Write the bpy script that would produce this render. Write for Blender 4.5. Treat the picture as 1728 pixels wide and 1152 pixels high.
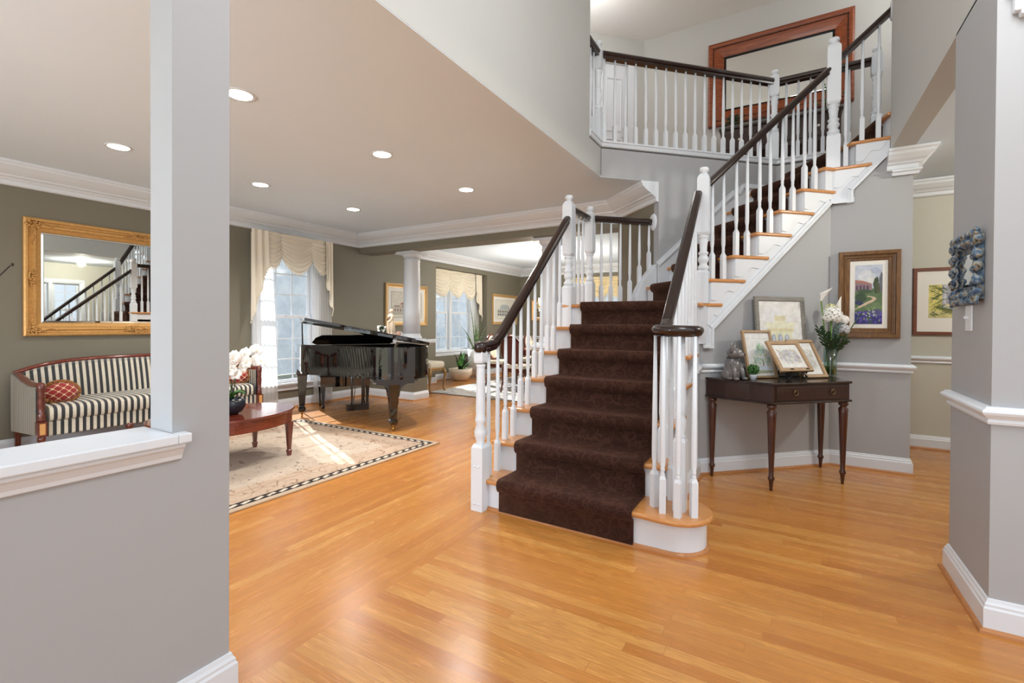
import bpy, bmesh, math, random
from mathutils import Vector, Matrix, Euler
for o in list(bpy.data.objects): bpy.data.objects.remove(o, do_unlink=True)
SC = bpy.context.scene; COL = SC.collection
PI = math.pi; R2 = 2 ** -.5; SQ = 2 ** .5
rnd = random.Random(7)

# ------------------------------------------------------------------ camera
EYE = 1.26
def camera():
    yaw, pitch, roll = math.radians(-31.23658), math.radians(-.507938), math.radians(-.334336)
    f = Vector((math.sin(yaw) * math.cos(pitch), math.cos(yaw) * math.cos(pitch), math.sin(pitch)))
    r = Vector((math.cos(yaw), -math.sin(yaw), 0)); d = f.cross(r)
    r2 = r * math.cos(roll) + d * math.sin(roll); d2 = d * math.cos(roll) - r * math.sin(roll)
    cd = bpy.data.cameras.new('camera'); co = bpy.data.objects.new('camera', cd); COL.objects.link(co)
    m = Matrix((r2, -d2, -f)).transposed().to_4x4(); m.translation = (0, 0, EYE); co.matrix_world = m
    cd.sensor_width = 36; cd.lens = 800.591 / 1728 * 36
    cd.shift_x = (864 - 846.817) / 1728; cd.shift_y = (552.871 - 576) / 1728
    cd.clip_start = .05; SC.camera = co
camera()

# ------------------------------------------------------------------ light and exposure
vs = SC.view_settings; vs.view_transform = 'Standard'; vs.look = 'None'; vs.gamma = 1; vs.use_curve_mapping = False
vs.exposure = 0.35
W = bpy.data.worlds.new('World'); SC.world = W; W.use_nodes = True
nt = W.node_tree; bg = nt.nodes['Background']
tc = nt.nodes.new('ShaderNodeTexCoord'); sp = nt.nodes.new('ShaderNodeSeparateXYZ'); cr = nt.nodes.new('ShaderNodeValToRGB')
mr = nt.nodes.new('ShaderNodeMapRange'); mr.inputs['From Min'].default_value = -1; nt.links.new(tc.outputs['Generated'], sp.inputs[0])
nt.links.new(sp.outputs['Z'], mr.inputs['Value']); nt.links.new(mr.outputs[0], cr.inputs[0]); nt.links.new(cr.outputs[0], bg.inputs[0])
cr.color_ramp.elements[0].position = .40; cr.color_ramp.elements[0].color = (.62, .60, .57, 1)
cr.color_ramp.elements[1].position = .56; cr.color_ramp.elements[1].color = (.90, .95, 1, 1)
bg.inputs[1].default_value = 1.12

def light(kind, name, loc, power, color=(1, 1, 1), **k):
    l = bpy.data.lights.new(name, kind); o = bpy.data.objects.new(name, l); COL.objects.link(o)
    o.location = loc; l.energy = power; l.color = color
    for a, v in k.items(): setattr(l, a, v)
    return o
sun = light('SUN', 'sun', (-20, 12, 14), 10.0, (1, .94, .85), angle=.009)
sun.rotation_euler = Vector((1, -.43, -.72)).to_track_quat('-Z', 'Y').to_euler()
# unseen fills added over foyer and upper landing; the hall has a ceiling fixture
light('POINT', 'foyer_fill_light', (.55, 1.5, 3.5), 120, (.96, .98, 1), shadow_soft_size=.6)
light('POINT', 'upper_hall_fill', (-2.2, 5.6, 5.1), 17, (1, .98, .94), shadow_soft_size=.12)
light('POINT', 'upper_hall_fill', (1.32, 6.3, 5.1), 14, (1, .98, .94), shadow_soft_size=.12)
light('POINT', 'hall_light', (2.2, 4.6, 2.66), 60, (1, .95, .82), shadow_soft_size=.06)
# two fill lights added out of view at the living room's near end
for q in ((-2.5, -2.0, 1.3), (-3.4, -2.1, 1.2)): light('POINT', 'living_room_fill', q, 88, (.84, .93, 1), shadow_soft_size=.25)

# ------------------------------------------------------------------ mesh helpers
class MB:
    def __init__(s): s.v = []; s.f = []; s.m = []; s.sm = []
    def add(s, vs, fs, mi=0, smooth=False):
        b = len(s.v); s.v += [tuple(p) for p in vs]
        for f in fs: s.f.append([b + i for i in f]); s.m.append(mi); s.sm.append(smooth)
        return s
    def box(s, x0, x1, y0, y1, z0, z1, mi=0, M=None):
        vs = [Vector((x, y, z)) for z in (z0, z1) for x, y in ((x0, y0), (x1, y0), (x1, y1), (x0, y1))]
        if M: vs = [M @ p for p in vs]
        return s.add(vs, [(3, 2, 1, 0), (4, 5, 6, 7), (0, 1, 5, 4), (1, 2, 6, 5), (2, 3, 7, 6), (3, 0, 4, 7)], mi)
    def prism(s, poly, z0, z1, mi=0, M=None):
        """poly in XY, extruded in z (M maps to place)"""
        a = sum(p[0] * q[1] - q[0] * p[1] for p, q in zip(poly, poly[1:] + poly[:1]))
        if a < 0: poly = poly[::-1]
        n = len(poly); vs = [Vector((x, y, z0)) for x, y in poly] + [Vector((x, y, z1)) for x, y in poly]
        if M: vs = [M @ p for p in vs]
        return s.add(vs, [tuple(range(n))[::-1], tuple(range(n, 2 * n))] + [(i, (i + 1) % n, n + (i + 1) % n, n + i) for i in range(n)], mi)
    def lathe(s, prof, c=(0, 0, 0), n=16, mi=0, M=None, rot=0, sq=False, cap=True, smooth=True):
        """prof: (r, z) list; sq: square section with half-width r"""
        if sq: n = 4; rot = PI / 4; k = SQ; smooth = False
        else: k = 1
        vs = []; fs = []
        for r, z in prof:
            for i in range(n):
                a = rot + 2 * PI * i / n; vs.append(Vector((c[0] + k * r * math.cos(a), c[1] + k * r * math.sin(a), c[2] + z)))
        for j in range(len(prof) - 1):
            for i in range(n): fs.append((j * n + i, j * n + (i + 1) % n, (j + 1) * n + (i + 1) % n, (j + 1) * n + i))
        if cap: fs += [tuple(range(n))[::-1], tuple(range((len(prof) - 1) * n, len(prof) * n))]
        if M: vs = [M @ p for p in vs]
        b = len(s.f); s.add(vs, fs, mi, smooth)
        if cap: s.sm[-1] = s.sm[-2] = False
        return s
    def tube(s, pts, rad, n=8, mi=0, M=None, cap=True):
        pts = [Vector(p) for p in pts]; k = len(pts); vs = []; fs = []
        if not isinstance(rad, (list, tuple)): rad = [rad] * k
        up = Vector((0, 0, 1)); prev = None
        for i, p in enumerate(pts):
            t = (pts[min(i + 1, k - 1)] - pts[max(i - 1, 0)]).normalized()
            if prev is None:
                a = t.cross(up)
                if a.length < 1e-3: a = t.cross(Vector((1, 0, 0)))
                a.normalize()
            else: a = (prev - t * prev.dot(t)).normalized()
            b = t.cross(a); prev = a
            for j in range(n):
                q = 2 * PI * j / n; vs.append(p + (a * math.cos(q) + b * math.sin(q)) * rad[i])
        for i in range(k - 1):
            for j in range(n): fs.append((i * n + j, i * n + (j + 1) % n, (i + 1) * n + (j + 1) % n, (i + 1) * n + j))
        if cap: fs += [tuple(range(n))[::-1], tuple(range((k - 1) * n, k * n))]
        if M: vs = [M @ p for p in vs]
        return s.add(vs, fs, mi, True)
    def ball(s, c, r, n=12, m=8, mi=0, M=None):
        """ellipsoid, r = (rx, ry, rz)"""
        if not isinstance(r, (tuple, list)): r = (r, r, r)
        vs = [Vector((c[0], c[1], c[2] - r[2]))]; fs = []
        for j in range(1, m):
            t = -PI / 2 + PI * j / m
            for i in range(n):
                a = 2 * PI * i / n; vs.append(Vector((c[0] + r[0] * math.cos(t) * math.cos(a), c[1] + r[1] * math.cos(t) * math.sin(a), c[2] + r[2] * math.sin(t))))
        vs.append(Vector((c[0], c[1], c[2] + r[2])))
        for i in range(n): fs.append((0, 1 + (i + 1) % n, 1 + i))
        for j in range(m - 2):
            for i in range(n): fs.append((1 + j * n + i, 1 + j * n + (i + 1) % n, 1 + (j + 1) * n + (i + 1) % n, 1 + (j + 1) * n + i))
        e = len(vs) - 1
        for i in range(n): fs.append((e, 1 + (m - 2) * n + i, 1 + (m - 2) * n + (i + 1) % n))
        if M: vs = [M @ p for p in vs]
        return s.add(vs, fs, mi, True)
    def sweep(s, prof, path, side=1, closed=False, mi=0, smooth=False):
        """prof: closed loop of (out, up); path: xyz polyline, mitred plumb corners; out is to the right of the path * side"""
        P = [Vector(p) for p in path]; k = len(P); n = len(prof); vs = []
        def nor(a, b):
            t = Vector((b.x - a.x, b.y - a.y)); t.normalize(); return Vector((t.y, -t.x)) * side
        for i, p in enumerate(P):
            a = nor(P[i - 1], p) if (i or closed) else None
            b = nor(p, P[(i + 1) % k]) if (i < k - 1 or closed) else None
            if a is None: w = b
            elif b is None: w = a
            else:
                w = a + b; w = w / max(.2, w.dot(a)) if w.length > 1e-6 else a
            for o, u in prof: vs.append(Vector((p.x + w.x * o, p.y + w.y * o, p.z + u)))
        fs = []
        for i in range(k if closed else k - 1):
            for j in range(n):
                q = (i * n + j, i * n + (j + 1) % n, ((i + 1) % k) * n + (j + 1) % n, ((i + 1) % k) * n + j); fs.append(q)
        if not closed: fs += [tuple(range(n))[::-1], tuple(range((k - 1) * n, k * n))]
        return s.add(vs, fs, mi, smooth)
    def frame(s, w, h, prof, mi=0, cx=0, cz=0, inset0=0):
        """mitred rectangular frame in XZ facing -Y; prof closed loop of (inset, y)"""
        n = len(prof); vs = []
        for sx, sz in ((-1, -1), (1, -1), (1, 1), (-1, 1)):
            for i, y in prof: vs.append((cx + sx * (w / 2 - i - inset0), y, cz + sz * (h / 2 - i - inset0)))
        fs = [(c * n + j, c * n + (j + 1) % n, ((c + 1) % 4) * n + (j + 1) % n, ((c + 1) % 4) * n + j) for c in range(4) for j in range(n)]
        return s.add(vs, fs, mi)
    def grid(s, fn, nu, nv, mi=0, smooth=True, M=None):
        vs = [Vector(fn(i / nu, j / nv)) for j in range(nv + 1) for i in range(nu + 1)]
        if M: vs = [M @ p for p in vs]
        fs = [(j * (nu + 1) + i, j * (nu + 1) + i + 1, (j + 1) * (nu + 1) + i + 1, (j + 1) * (nu + 1) + i) for j in range(nv) for i in range(nu)]
        return s.add(vs, fs, mi, smooth)

def obj(name, mb, mats, parent=None, world=False, bevel=0, solid=0, seg=2, subdiv=0, fix=True):
    me = bpy.data.meshes.new(name); V = mb.v
    if parent is not None and world:
        inv = parent.matrix_basis.inverted(); V = [inv @ Vector(p) for p in V]
    me.from_pydata([tuple(p) for p in V], [], mb.f)
    if not isinstance(mats, (list, tuple)): mats = [mats]
    for m in mats: me.materials.append(m)
    me.polygons.foreach_set('material_index', mb.m); me.polygons.foreach_set('use_smooth', mb.sm)
    if fix:
        bm = bmesh.new(); bm.from_mesh(me); bmesh.ops.recalc_face_normals(bm, faces=bm.faces); bm.to_mesh(me); bm.free()
    o = bpy.data.objects.new(name, me); COL.objects.link(o)
    if parent is not None: o.parent = parent
    if solid:
        q = o.modifiers.new('solid', 'SOLIDIFY'); q.thickness = solid; q.offset = 0
    if bevel:
        q = o.modifiers.new('bevel', 'BEVEL'); q.width = bevel; q.segments = seg; q.limit_method = 'ANGLE'; q.angle_limit = .7
    if subdiv:
        q = o.modifiers.new('sub', 'SUBSURF'); q.levels = q.render_levels = subdiv
    return o
def tag(o, label, cat, group=None, kind=None):
    o['label'] = label; o['category'] = cat
    if group: o['group'] = group
    if kind: o['kind'] = kind
    return o
def thing(name, label, cat, loc=(0, 0, 0), rz=0, group=None, rx=0):
    o = bpy.data.objects.new(name, None); COL.objects.link(o); o.empty_display_size = .1
    o.matrix_basis = Matrix.Translation(loc) @ Euler((rx, 0, rz)).to_matrix().to_4x4()
    return tag(o, label, cat, group)
def struct(name, mb, mat, parent=None, bevel=0, label=None):
    o = obj(name, mb, mat, parent, bevel=bevel)
    if parent is None: o['kind'] = 'structure'
    if label: o['label'] = label
    return o
def copy_tree(src, loc, rz, label=None, group=None, rx=0):
    def cp(o, par):
        c = o.copy(); COL.objects.link(c); c.parent = par
        for ch in [q for q in bpy.data.objects if q.parent == o]: cp(ch, c)
        return c
    c = cp(src, None); c.matrix_basis = Matrix.Translation(loc) @ Euler((rx, 0, rz)).to_matrix().to_4x4()
    if label: c['label'] = label
    if group: c['group'] = group
    return c

# ------------------------------------------------------------------ material helpers
def lin(c): return tuple((x / 255 / 12.92 if x / 255 <= .04045 else ((x / 255 + .055) / 1.055) ** 2.4) for x in c) + (1,)
class NT:
    def __init__(s, name):
        s.m = bpy.data.materials.new(name); s.m.use_nodes = True; s.t = s.m.node_tree
        s.b = s.t.nodes['Principled BSDF']; s.out = s.t.nodes['Material Output']
    def n(s, typ, ins=None, **at):
        q = s.t.nodes.new('ShaderNode' + typ)
        for k, v in at.items(): setattr(q, k, v)
        for k, v in (ins or {}).items():
            if isinstance(v, bpy.types.NodeSocket): s.t.links.new(v, q.inputs[k])
            else: q.inputs[k].default_value = v
        return q
    def set(s, **k):
        for a, v in k.items():
            a = {'color': 'Base Color', 'rough': 'Roughness', 'metal': 'Metallic', 'spec': 'Specular IOR Level', 'normal': 'Normal', 'coat': 'Coat Weight', 'sheen': 'Sheen Weight', 'alpha': 'Alpha', 'trans': 'Transmission Weight'}[a]
            if isinstance(v, bpy.types.NodeSocket): s.t.links.new(v, s.b.inputs[a])
            else: s.b.inputs[a].default_value = v
        return s
    def math(s, op, a, b=0.0, c=None):
        q = s.n('Math', {0: a, 1: b} if c is None else {0: a, 1: b, 2: c}, operation=op); return q.outputs[0]
    def obj(s): return s.n('TexCoord').outputs['Object']
    def sep(s, v): q = s.n('SeparateXYZ', {0: v}); return q.outputs
    def comb(s, x, y, z=0.0): return s.n('CombineXYZ', {0: x, 1: y, 2: z}).outputs[0]
    def noise(s, v, scale, detail=3, rough=.5, dist=0):
        return s.n('TexNoise', {'Vector': v, 'Scale': scale, 'Detail': detail, 'Roughness': rough, 'Distortion': dist}).outputs[0]
    def ramp(s, f, stops, interp='LINEAR'):
        q = s.n('ValToRGB', {0: f}); e = q.color_ramp; e.interpolation = interp
        while len(e.elements) < len(stops): e.elements.new(.5)
        for x, (p, c) in zip(e.elements, stops): x.position = p; x.color = c if len(c) == 4 else lin(c)
        return q.outputs[0]
    def mix(s, f, a, b, mode='MIX'):
        q = s.n('Mix', data_type='RGBA', blend_type=mode)
        for i, v in ((0, f), (6, a), (7, b)):
            if isinstance(v, bpy.types.NodeSocket): s.t.links.new(v, q.inputs[i])
            else: q.inputs[i].default_value = v
        return q.outputs[2]
    def bump(s, h, strength=.2, dist=.01): return s.n('Bump', {'Height': h, 'Strength': strength, 'Distance': dist}).outputs[0]
def plain(name, c, rough=.5, metal=0, spec=.5, coat=0, sheen=0, vary=.04, scale=6, bump=0):
    t = NT(name); v = t.obj(); n = t.noise(v, scale, 4)
    base = lin(c); dark = tuple(x * (1 - 2 * vary) for x in base[:3]) + (1,); lite = tuple(min(1, x * (1 + 2 * vary)) for x in base[:3]) + (1,)
    t.set(color=t.mix(n, dark, lite), rough=rough, metal=metal, spec=spec, coat=coat, sheen=sheen)
    if bump: t.set(normal=t.bump(t.noise(v, scale * 20, 3), bump, .003))
    return t.m
def wood(name, c1, c2, rough=.3, axis=0, scale=8, coat=.3, stretch=12):
    t = NT(name); x = t.sep(t.obj()); sc = [stretch, stretch, stretch]; sc[axis] = 1
    v = t.comb(*[t.math('MULTIPLY', x[i], float(sc[i])) for i in range(3)])
    n = t.noise(v, scale, 5, .6, .6); t.set(color=t.ramp(n, [(.3, c1), (.7, c2)]), rough=rough, coat=coat); return t.m
def floor_mat(name, axis, w=.06, L=1.6):
    t = NT(name); x = t.sep(t.obj()); al, ac = (x[0], x[1]) if axis == 0 else (x[1], x[0])
    q = t.math('DIVIDE', ac, w); row = t.math('FLOOR', q); fr = t.math('FRACT', q)
    h = t.n('TexWhiteNoise', {'W': row}, noise_dimensions='1D').outputs[0]
    a = t.math('ADD', t.math('DIVIDE', al, L), t.math('MULTIPLY', h, 9.7)); cl = t.math('FLOOR', a); fa = t.math('FRACT', a)
    rv = t.n('TexWhiteNoise', {'Vector': t.comb(row, cl)}, noise_dimensions='2D').outputs[0]
    base = t.ramp(rv, [(0, (184, 114, 52)), (.3, (201, 133, 62)), (.7, (208, 141, 68)), (1, (221, 162, 88))])
    g = t.noise(t.comb(t.math('MULTIPLY', al, 2.2), t.math('MULTIPLY', ac, 26.), t.math('MULTIPLY', rv, 37.)), 2.2, 5, .62, 1.3)
    base = t.mix(t.ramp(g, [(.42, (0, 0, 0)), (.62, (255, 255, 255))]), t.mix(.32, base, (.26, .11, .032, 1)), base)
    rg = t.math('FRACT', t.math('MULTIPLY', t.noise(t.comb(t.math('MULTIPLY', al, .9), t.math('MULTIPLY', ac, 9.), t.math('MULTIPLY', rv, 91.)), 1.4, 2, .5, .4), 9.))
    rg = t.math('MULTIPLY', t.math('LESS_THAN', rg, .22), t.math('GREATER_THAN', rv, .55)); base = t.mix(t.math('MULTIPLY', rg, .28), base, lin((164, 100, 46)))
    big = t.noise(t.comb(al, ac), .9, 2); base = t.mix(t.math('MULTIPLY', big, .35), base, lin((192, 128, 66)))
    e1 = t.math('LESS_THAN', t.math('ABSOLUTE', t.math('SUBTRACT', fr, .5)), .482)
    e2 = t.math('LESS_THAN', t.math('ABSOLUTE', t.math('SUBTRACT', fa, .5)), .4993)
    ok = t.math('MULTIPLY', e1, e2)
    t.set(color=t.mix(ok, lin((172, 112, 58)), base), rough=t.math('ADD', t.math('MULTIPLY', g, .12), .20), spec=.5, normal=t.bump(ok, .15, .001)); return t.m
def emit(name, c, s):
    t = NT(name); t.b.inputs['Emission Color'].default_value = lin(c); t.b.inputs['Emission Strength'].default_value = s; t.set(color=lin(c)); return t.m
def glass(name, tint=(255, 255, 255), refl=.08, rough=.0):
    t = NT(name); a = t.n('BsdfTransparent', {0: lin(tint)}); b = t.n('BsdfGlossy', {'Roughness': rough})
    f = t.n('LayerWeight', {0: .25}); k = t.math('ADD', t.math('MULTIPLY', f.outputs['Facing'], .25), refl)
    x = t.n('MixShader', {0: k, 1: a.outputs[0], 2: b.outputs[0]}); t.t.links.new(x.outputs[0], t.out.inputs[0]); return t.m
def sheer(name, c, thru=.35):
    t = NT(name); d = t.n('BsdfDiffuse', {0: lin(c)}); tr = t.n('BsdfTranslucent', {0: lin(c)}); p = t.n('BsdfTransparent')
    a = t.n('MixShader', {0: .68, 1: d.outputs[0], 2: tr.outputs[0]}); b = t.n('MixShader', {0: thru, 1: a.outputs[0], 2: p.outputs[0]})
    t.t.links.new(b.outputs[0], t.out.inputs[0]); return t.m
def stripes(name, c1, c2, axis, period, rough=.6):
    t = NT(name); x = t.sep(t.obj()); f = t.math('FRACT', t.math('DIVIDE', x[axis], period)); k = t.math('LESS_THAN', f, .5)
    n = t.noise(t.obj(), 120, 2); t.set(color=t.mix(k, lin(c1), t.mix(t.math('MULTIPLY', n, .4), lin(c2), lin(c1))), rough=rough, sheen=.2); return t.m

M_WHITE = plain('white_paint', (224, 229, 236), .35, vary=.01)
M_GRAY = plain('grey_wall_paint', (172, 173, 176), .6, vary=.012, scale=2)
M_UPPER = plain('pale_grey_wall_paint', (192, 192, 189), .65, vary=.01, scale=2)
M_OLIVE = plain('olive_wall_paint', (124, 119, 104), .55, vary=.015, scale=2)
M_HALL = plain('beige_wall_paint', (196, 194, 182), .6, vary=.012, scale=2)
M_CEIL = plain('ceiling_paint', (228, 241, 255), .8, vary=.01, scale=2)
M_CEIL2 = plain('upper_ceiling_paint', (236, 237, 236), .8, vary=.01, scale=2)
M_OAKX = floor_mat('oak_strip_floor_crosswise', 0)
M_OAKY = floor_mat('oak_strip_floor_lengthwise', 1)
M_OAK = wood('oak_tread', (188, 122, 66), (214, 154, 92), .28, 0)
M_OAKS = wood('oak_shoe_moulding', (170, 108, 60), (196, 138, 88), .4, 0, coat=0)
M_DARK = wood('espresso_wood', (26, 13, 10), (46, 24, 18), .22, 0, 6, .35)
M_DARKV = wood('espresso_wood_upright', (40, 20, 15), (58, 32, 24), .35, 2, 6, .1)
M_MAHOG = wood('mahogany', (88, 34, 24), (128, 56, 38), .16, 1, 6, .6)
M_MAHOGV = wood('mahogany_upright', (78, 32, 24), (112, 52, 38), .25, 2, 6, .4)
M_MIRROR = plain('mirror_silver', (238, 242, 240), .01, 1, vary=0)
M_BLACK = plain('black_piano_lacquer', (9, 9, 10), .045, 0, .6, 1, vary=0)
M_IRON = plain('black_iron', (22, 21, 20), .4, .6, vary=.02)
M_BRASS = plain('brass', (190, 150, 80), .25, 1, vary=.03)
M_GLASS = glass('window_glass', (246, 250, 255))
M_LAMP = emit('lamp_glow', (255, 246, 230), 14)
M_LEAF = plain('leaf_green', (58, 104, 44), .45, vary=.25, scale=14)
M_LEAFD = plain('dark_leaf_green', (34, 62, 34), .45, vary=.25, scale=14)
M_PETAL = plain('white_petal', (250, 248, 244), .5, vary=.03, scale=20)
M_PAPER = plain('white_mat_board', (238, 236, 230), .8, vary=.008)
M_CREAM = plain('cream_upholstery', (232, 222, 202), .8, vary=.03, scale=12, sheen=.2)
# ------------------------------------------------------------------ the room shell
H1, H2, F2 = 2.743, 5.50, 3.09            # ceilings and upper floor level
LV = [.206 * i for i in range(16)]
XW = -6.33                                 # outer wall of the living and dining rooms
def ps(s, w):                              # upper flight coordinates: s along it, w out from the far wall
    return (R2 * (s + w - 4.4194), R2 * (s - w + 4.4194))

# floors
struct('floor', MB().prism([(-1.62, -3.2), (3.4, -3.2), (3.4, 6.6), (-.2, 6.6), (-1.62, 5.2)], -.06, 0), M_OAKX)
struct('floor', MB().prism([(-6.75, -2.2), (-1.62, -2.2), (-1.62, 11.6), (-6.75, 11.6)], -.06, 0), M_OAKY)
# ceilings
struct('ceiling', MB().prism([(-6.5, -2.2), (-1.642, -2.2), (-1.642, 4.614), (-1.178, 5.078), (-1.8, 5.7), (-1.8, 11.5), (-6.5, 11.5)], H1, H1 + .02), M_CEIL)
struct('ceiling', MB().box(.80, 3.4, 2.8, 6.5, H1 + .004, H1 + .03), M_CEIL)
struct('ceiling', MB().box(-3.3, 3.4, -3.2, 7.4, H2, H2 + .05), M_CEIL2)

# outer left wall with its window opening, then the window bay of the dining room
w1 = (3.88, 4.80, .37, 2.32)
m = MB(); X0, X1 = XW - .16, XW
m.box(X0, X1, -2.2, w1[0], 0, H1).box(X0, X1, w1[1], 7.77, 0, H1).box(X0, X1, w1[0], w1[1], 0, w1[2]).box(X0, X1, w1[0], w1[1], w1[3], H1)
m.box(X0, X1, 9.73, 11.5, 0, H1).box(X0, X1, 7.77, 9.73, 2.44, H1)
struct('wall_left', m, M_OLIVE)
XB = -6.62; w2 = (7.84, 9.45, .64, 2.36)
m = MB(); X0, X1 = XB - .14, XB
m.box(X0, X1, 7.6, w2[0], 0, 2.6).box(X0, X1, w2[1], 9.9, 0, 2.6).box(X0, X1, w2[0], w2[1], 0, w2[2]).box(X0, X1, w2[0], w2[1], w2[3], 2.6)
m.box(XB, XW - .16, 7.6, 7.77, 0, 2.6).box(XB, XW - .16, 9.73, 9.9, 0, 2.6).box(XB, XW - .16, 7.77, 9.73, 2.44, 2.6)
struct('wall_bay', m, M_OLIVE)
# dining room far wall with its window, right wall
w3 = (-4.62, -3.42, .55, 2.36); m = MB(); Y0, Y1 = 11.4, 11.55
m.box(-6.5, w3[0], Y0, Y1, 0, H1).box(w3[1], -1.65, Y0, Y1, 0, H1).box(w3[0], w3[1], Y0, Y1, 0, w3[2]).box(w3[0], w3[1], Y0, Y1, w3[3], H1)
struct('wall_dining', m, M_OLIVE)
m = MB(); m.prism([(-1.8, 5.7), (-1.178, 5.078), (-1.08, 5.176), (-1.66, 5.756), (-1.66, 11.5), (-1.8, 11.5)], 0, H1)
struct('wall_return', m, M_OLIVE)
# knee walls and beam between living and dining room
struct('wall_knee', MB().box(XW, -5.2, 5.82, 6.17, 0, .93), M_OLIVE)
struct('wall_knee', MB().box(-3.05, -1.8, 5.82, 6.17, 0, .93), M_OLIVE)
for a, b in ((XW, -5.2), (-3.05, -1.8)):
    struct('trim_1', MB().box(a, b + (.05 if b < -5 else 0), 5.77, 6.22, .93, .97).box(a, b + (.02 if b < -5 else 0), 5.8, 6.19, .9, .93), M_WHITE, bevel=.008)
struct('wall_beam', MB().box(XW, -1.8, 5.7, 6.0, 2.44, H1), M_OLIVE)

# half wall and post at the left, header over the living room opening
struct('wall_half', MB().prism([(-2.6, 0), (.894, 0), (.894, H1 + .003), (.72, H1 + .003), (.72, .886), (-2.6, .886)], -1.76, -1.62, M=Matrix(((0, 0, 1, 0), (1, 0, 0, 0), (0, 1, 0, 0), (0, 0, 0, 1)))), M_GRAY)
m = MB().box(-1.80, -1.575, -2.6, .719, .889, .918).box(-1.62, -1.575, .719, .757, .889, .918)
m.sweep([(0, -.055), (.01, -.055), (.014, -.04), (.026, -.02), (.034, -.012), (.034, 0), (0, 0)], [(-1.62, -2.6, .889), (-1.62, .745, .889)], 1)
m.sweep([(0, -.055), (.01, -.055), (.014, -.04), (.026, -.02), (.034, -.012), (.034, 0), (0, 0)], [(-1.76, .72, .889), (-1.76, -2.6, .889)], 1)
struct('trim_2', m, M_WHITE, bevel=.004)
struct('wall_header', MB().box(-1.78, -1.64, -3.2, 4.283, H1 + .004, H2).box(-1.78, -1.64, 4.283, 4.60, H1 + .004, 3.03), M_UPPER)

# walls around the stair
S_AB = (.31, 5.22)
Mx = Matrix(((R2, 0, R2, 0), (R2, 0, -R2, 0), (0, 1, 0, 0), (0, 0, 0, 1)))      # (s, z, across) -> stair diagonal
def diag(w): M = Mx.copy(); M.translation = (R2 * (w - 4.4194), -R2 * (w - 4.4194), 0); return M
WA = .9475                                                                      # wall under the upper flight
sA0, sA1 = (-.64 + 4.27) * R2, sum(S_AB) * R2
m = MB().prism([(sA0, 0), (sA1, 0), (sA1, 2.36), (sA0, 1.15)], -.06, 0, M=diag(WA))
struct('wall_stair', m, M_GRAY)
My = Matrix(((1, 0, 0, 0), (0, 0, 1, 0), (0, 1, 0, 0), (0, 0, 0, 1)))           # (x, z, y)
def atY(y): M = My.copy(); M.translation = (0, y, 0); return M
m = MB().prism([(S_AB[0] - .02, 0), (.88, 0), (.88, H1), (.70, 2.70), (S_AB[0] - .02, 2.30)], 0, .14, M=atY(5.22))
struct('wall_stair', m, M_GRAY)
Myz = Matrix(((0, 0, 1, 0), (1, 0, 0, 0), (0, 1, 0, 0), (0, 0, 0, 1)))          # (y, z, x)
def atX(x): M = Myz.copy(); M.translation = (x, 0, 0); return M
m = MB().prism([(2.99, 0), (4.275, 0), (4.275, 1.16), (2.99, .05)], -.05, 0, M=atX(-.645)).prism([(2.76, 0), (4.70, 0), (4.70, 1.30), (4.16, 1.30), (4.13, 1.18), (2.76, .0)], 0, .05, M=atX(-1.82))
struct('wall_stair', m, M_WHITE)
m = MB().prism([(2.757, 0), (6.17, 0), (6.17, 3.03), (2.757, 3.03), (2.757, 0)], -.09, 0, M=diag(0))
m.prism([(2.105, H1 + .004), (2.757, H1 + .004), (2.757, 3.03), (2.105, 3.03)], -.09, 0, M=diag(0))
struct('wall_stair_far', m, M_GRAY)
struct('wall_stair_far', MB().box(-.144, .80, 6.106, 6.2, 1.0, 3.03), M_GRAY)
# right pier, wall above the hall opening, right wall, hall
struct('wall_right', MB().box(.715, .87, 2.72, 3.29, 0, H1 + .01).box(.87, 3.4, 2.72, 2.87, 0, H2).box(.715, .87, 2.72, 2.87, H1 + .01, H2), M_GRAY)
struct('wall_upper', MB().box(.715, .87, 2.87, 5.14, H1, H2).box(.742, .87, 5.14, 5.34, 3.0, H2), M_UPPER)
w4 = (3.75, 4.95, .85, 2.25)
struct('wall_hall', MB().box(.3, 3.4, 6.43, 6.55, 0, H1 + .03), M_HALL)
struct('wall_hall', MB().box(3.4, 3.52, 2.72, w4[0], 0, H1 + .03).box(3.4, 3.52, w4[1], 6.55, 0, H1 + .03).box(3.4, 3.52, w4[0], w4[1], 0, w4[2]).box(3.4, 3.52, w4[0], w4[1], w4[3], H1 + .03), M_HALL)
# upper landing
m = MB().prism([(-1.72, 4.28), (-1.72, 4.64), (-.17, 6.19), (1.7, 6.19), (1.7, 7.2), (-1.9, 7.2), (-3.0, 6.1), (-3.0, 4.28)], 3.03, F2)
struct('floor', m, M_OAK)
m = MB().box(-1.96, 1.8, 7.2, 7.32, F2, H2).box(1.7, 1.82, 5.3, 7.2, F2, H2).box(-3.1, -3.0, 4.28, 6.1, F2, H2).box(-3.0, -1.78, 4.19, 4.28, F2, H2)
struct('wall_upstairs', m, M_UPPER)
sd0 = (-3.0 + 6.1) * R2; sd1 = (-1.9 + 7.2) * R2; wd = (-9.1 + 6.25) * R2       # wall with the white door
dA, dB = (-2.66 * SQ + 9.1 * R2), (-2.085 * SQ + 9.1 * R2)
m = MB().prism([(sd0, F2), (dA, F2), (dA, 5.10), (dB, 5.10), (dB, F2), (sd1, F2), (sd1, H2), (sd0, H2)], -.1, 0, M=diag(wd))
struct('wall_upstairs', m, M_UPPER)

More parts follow.
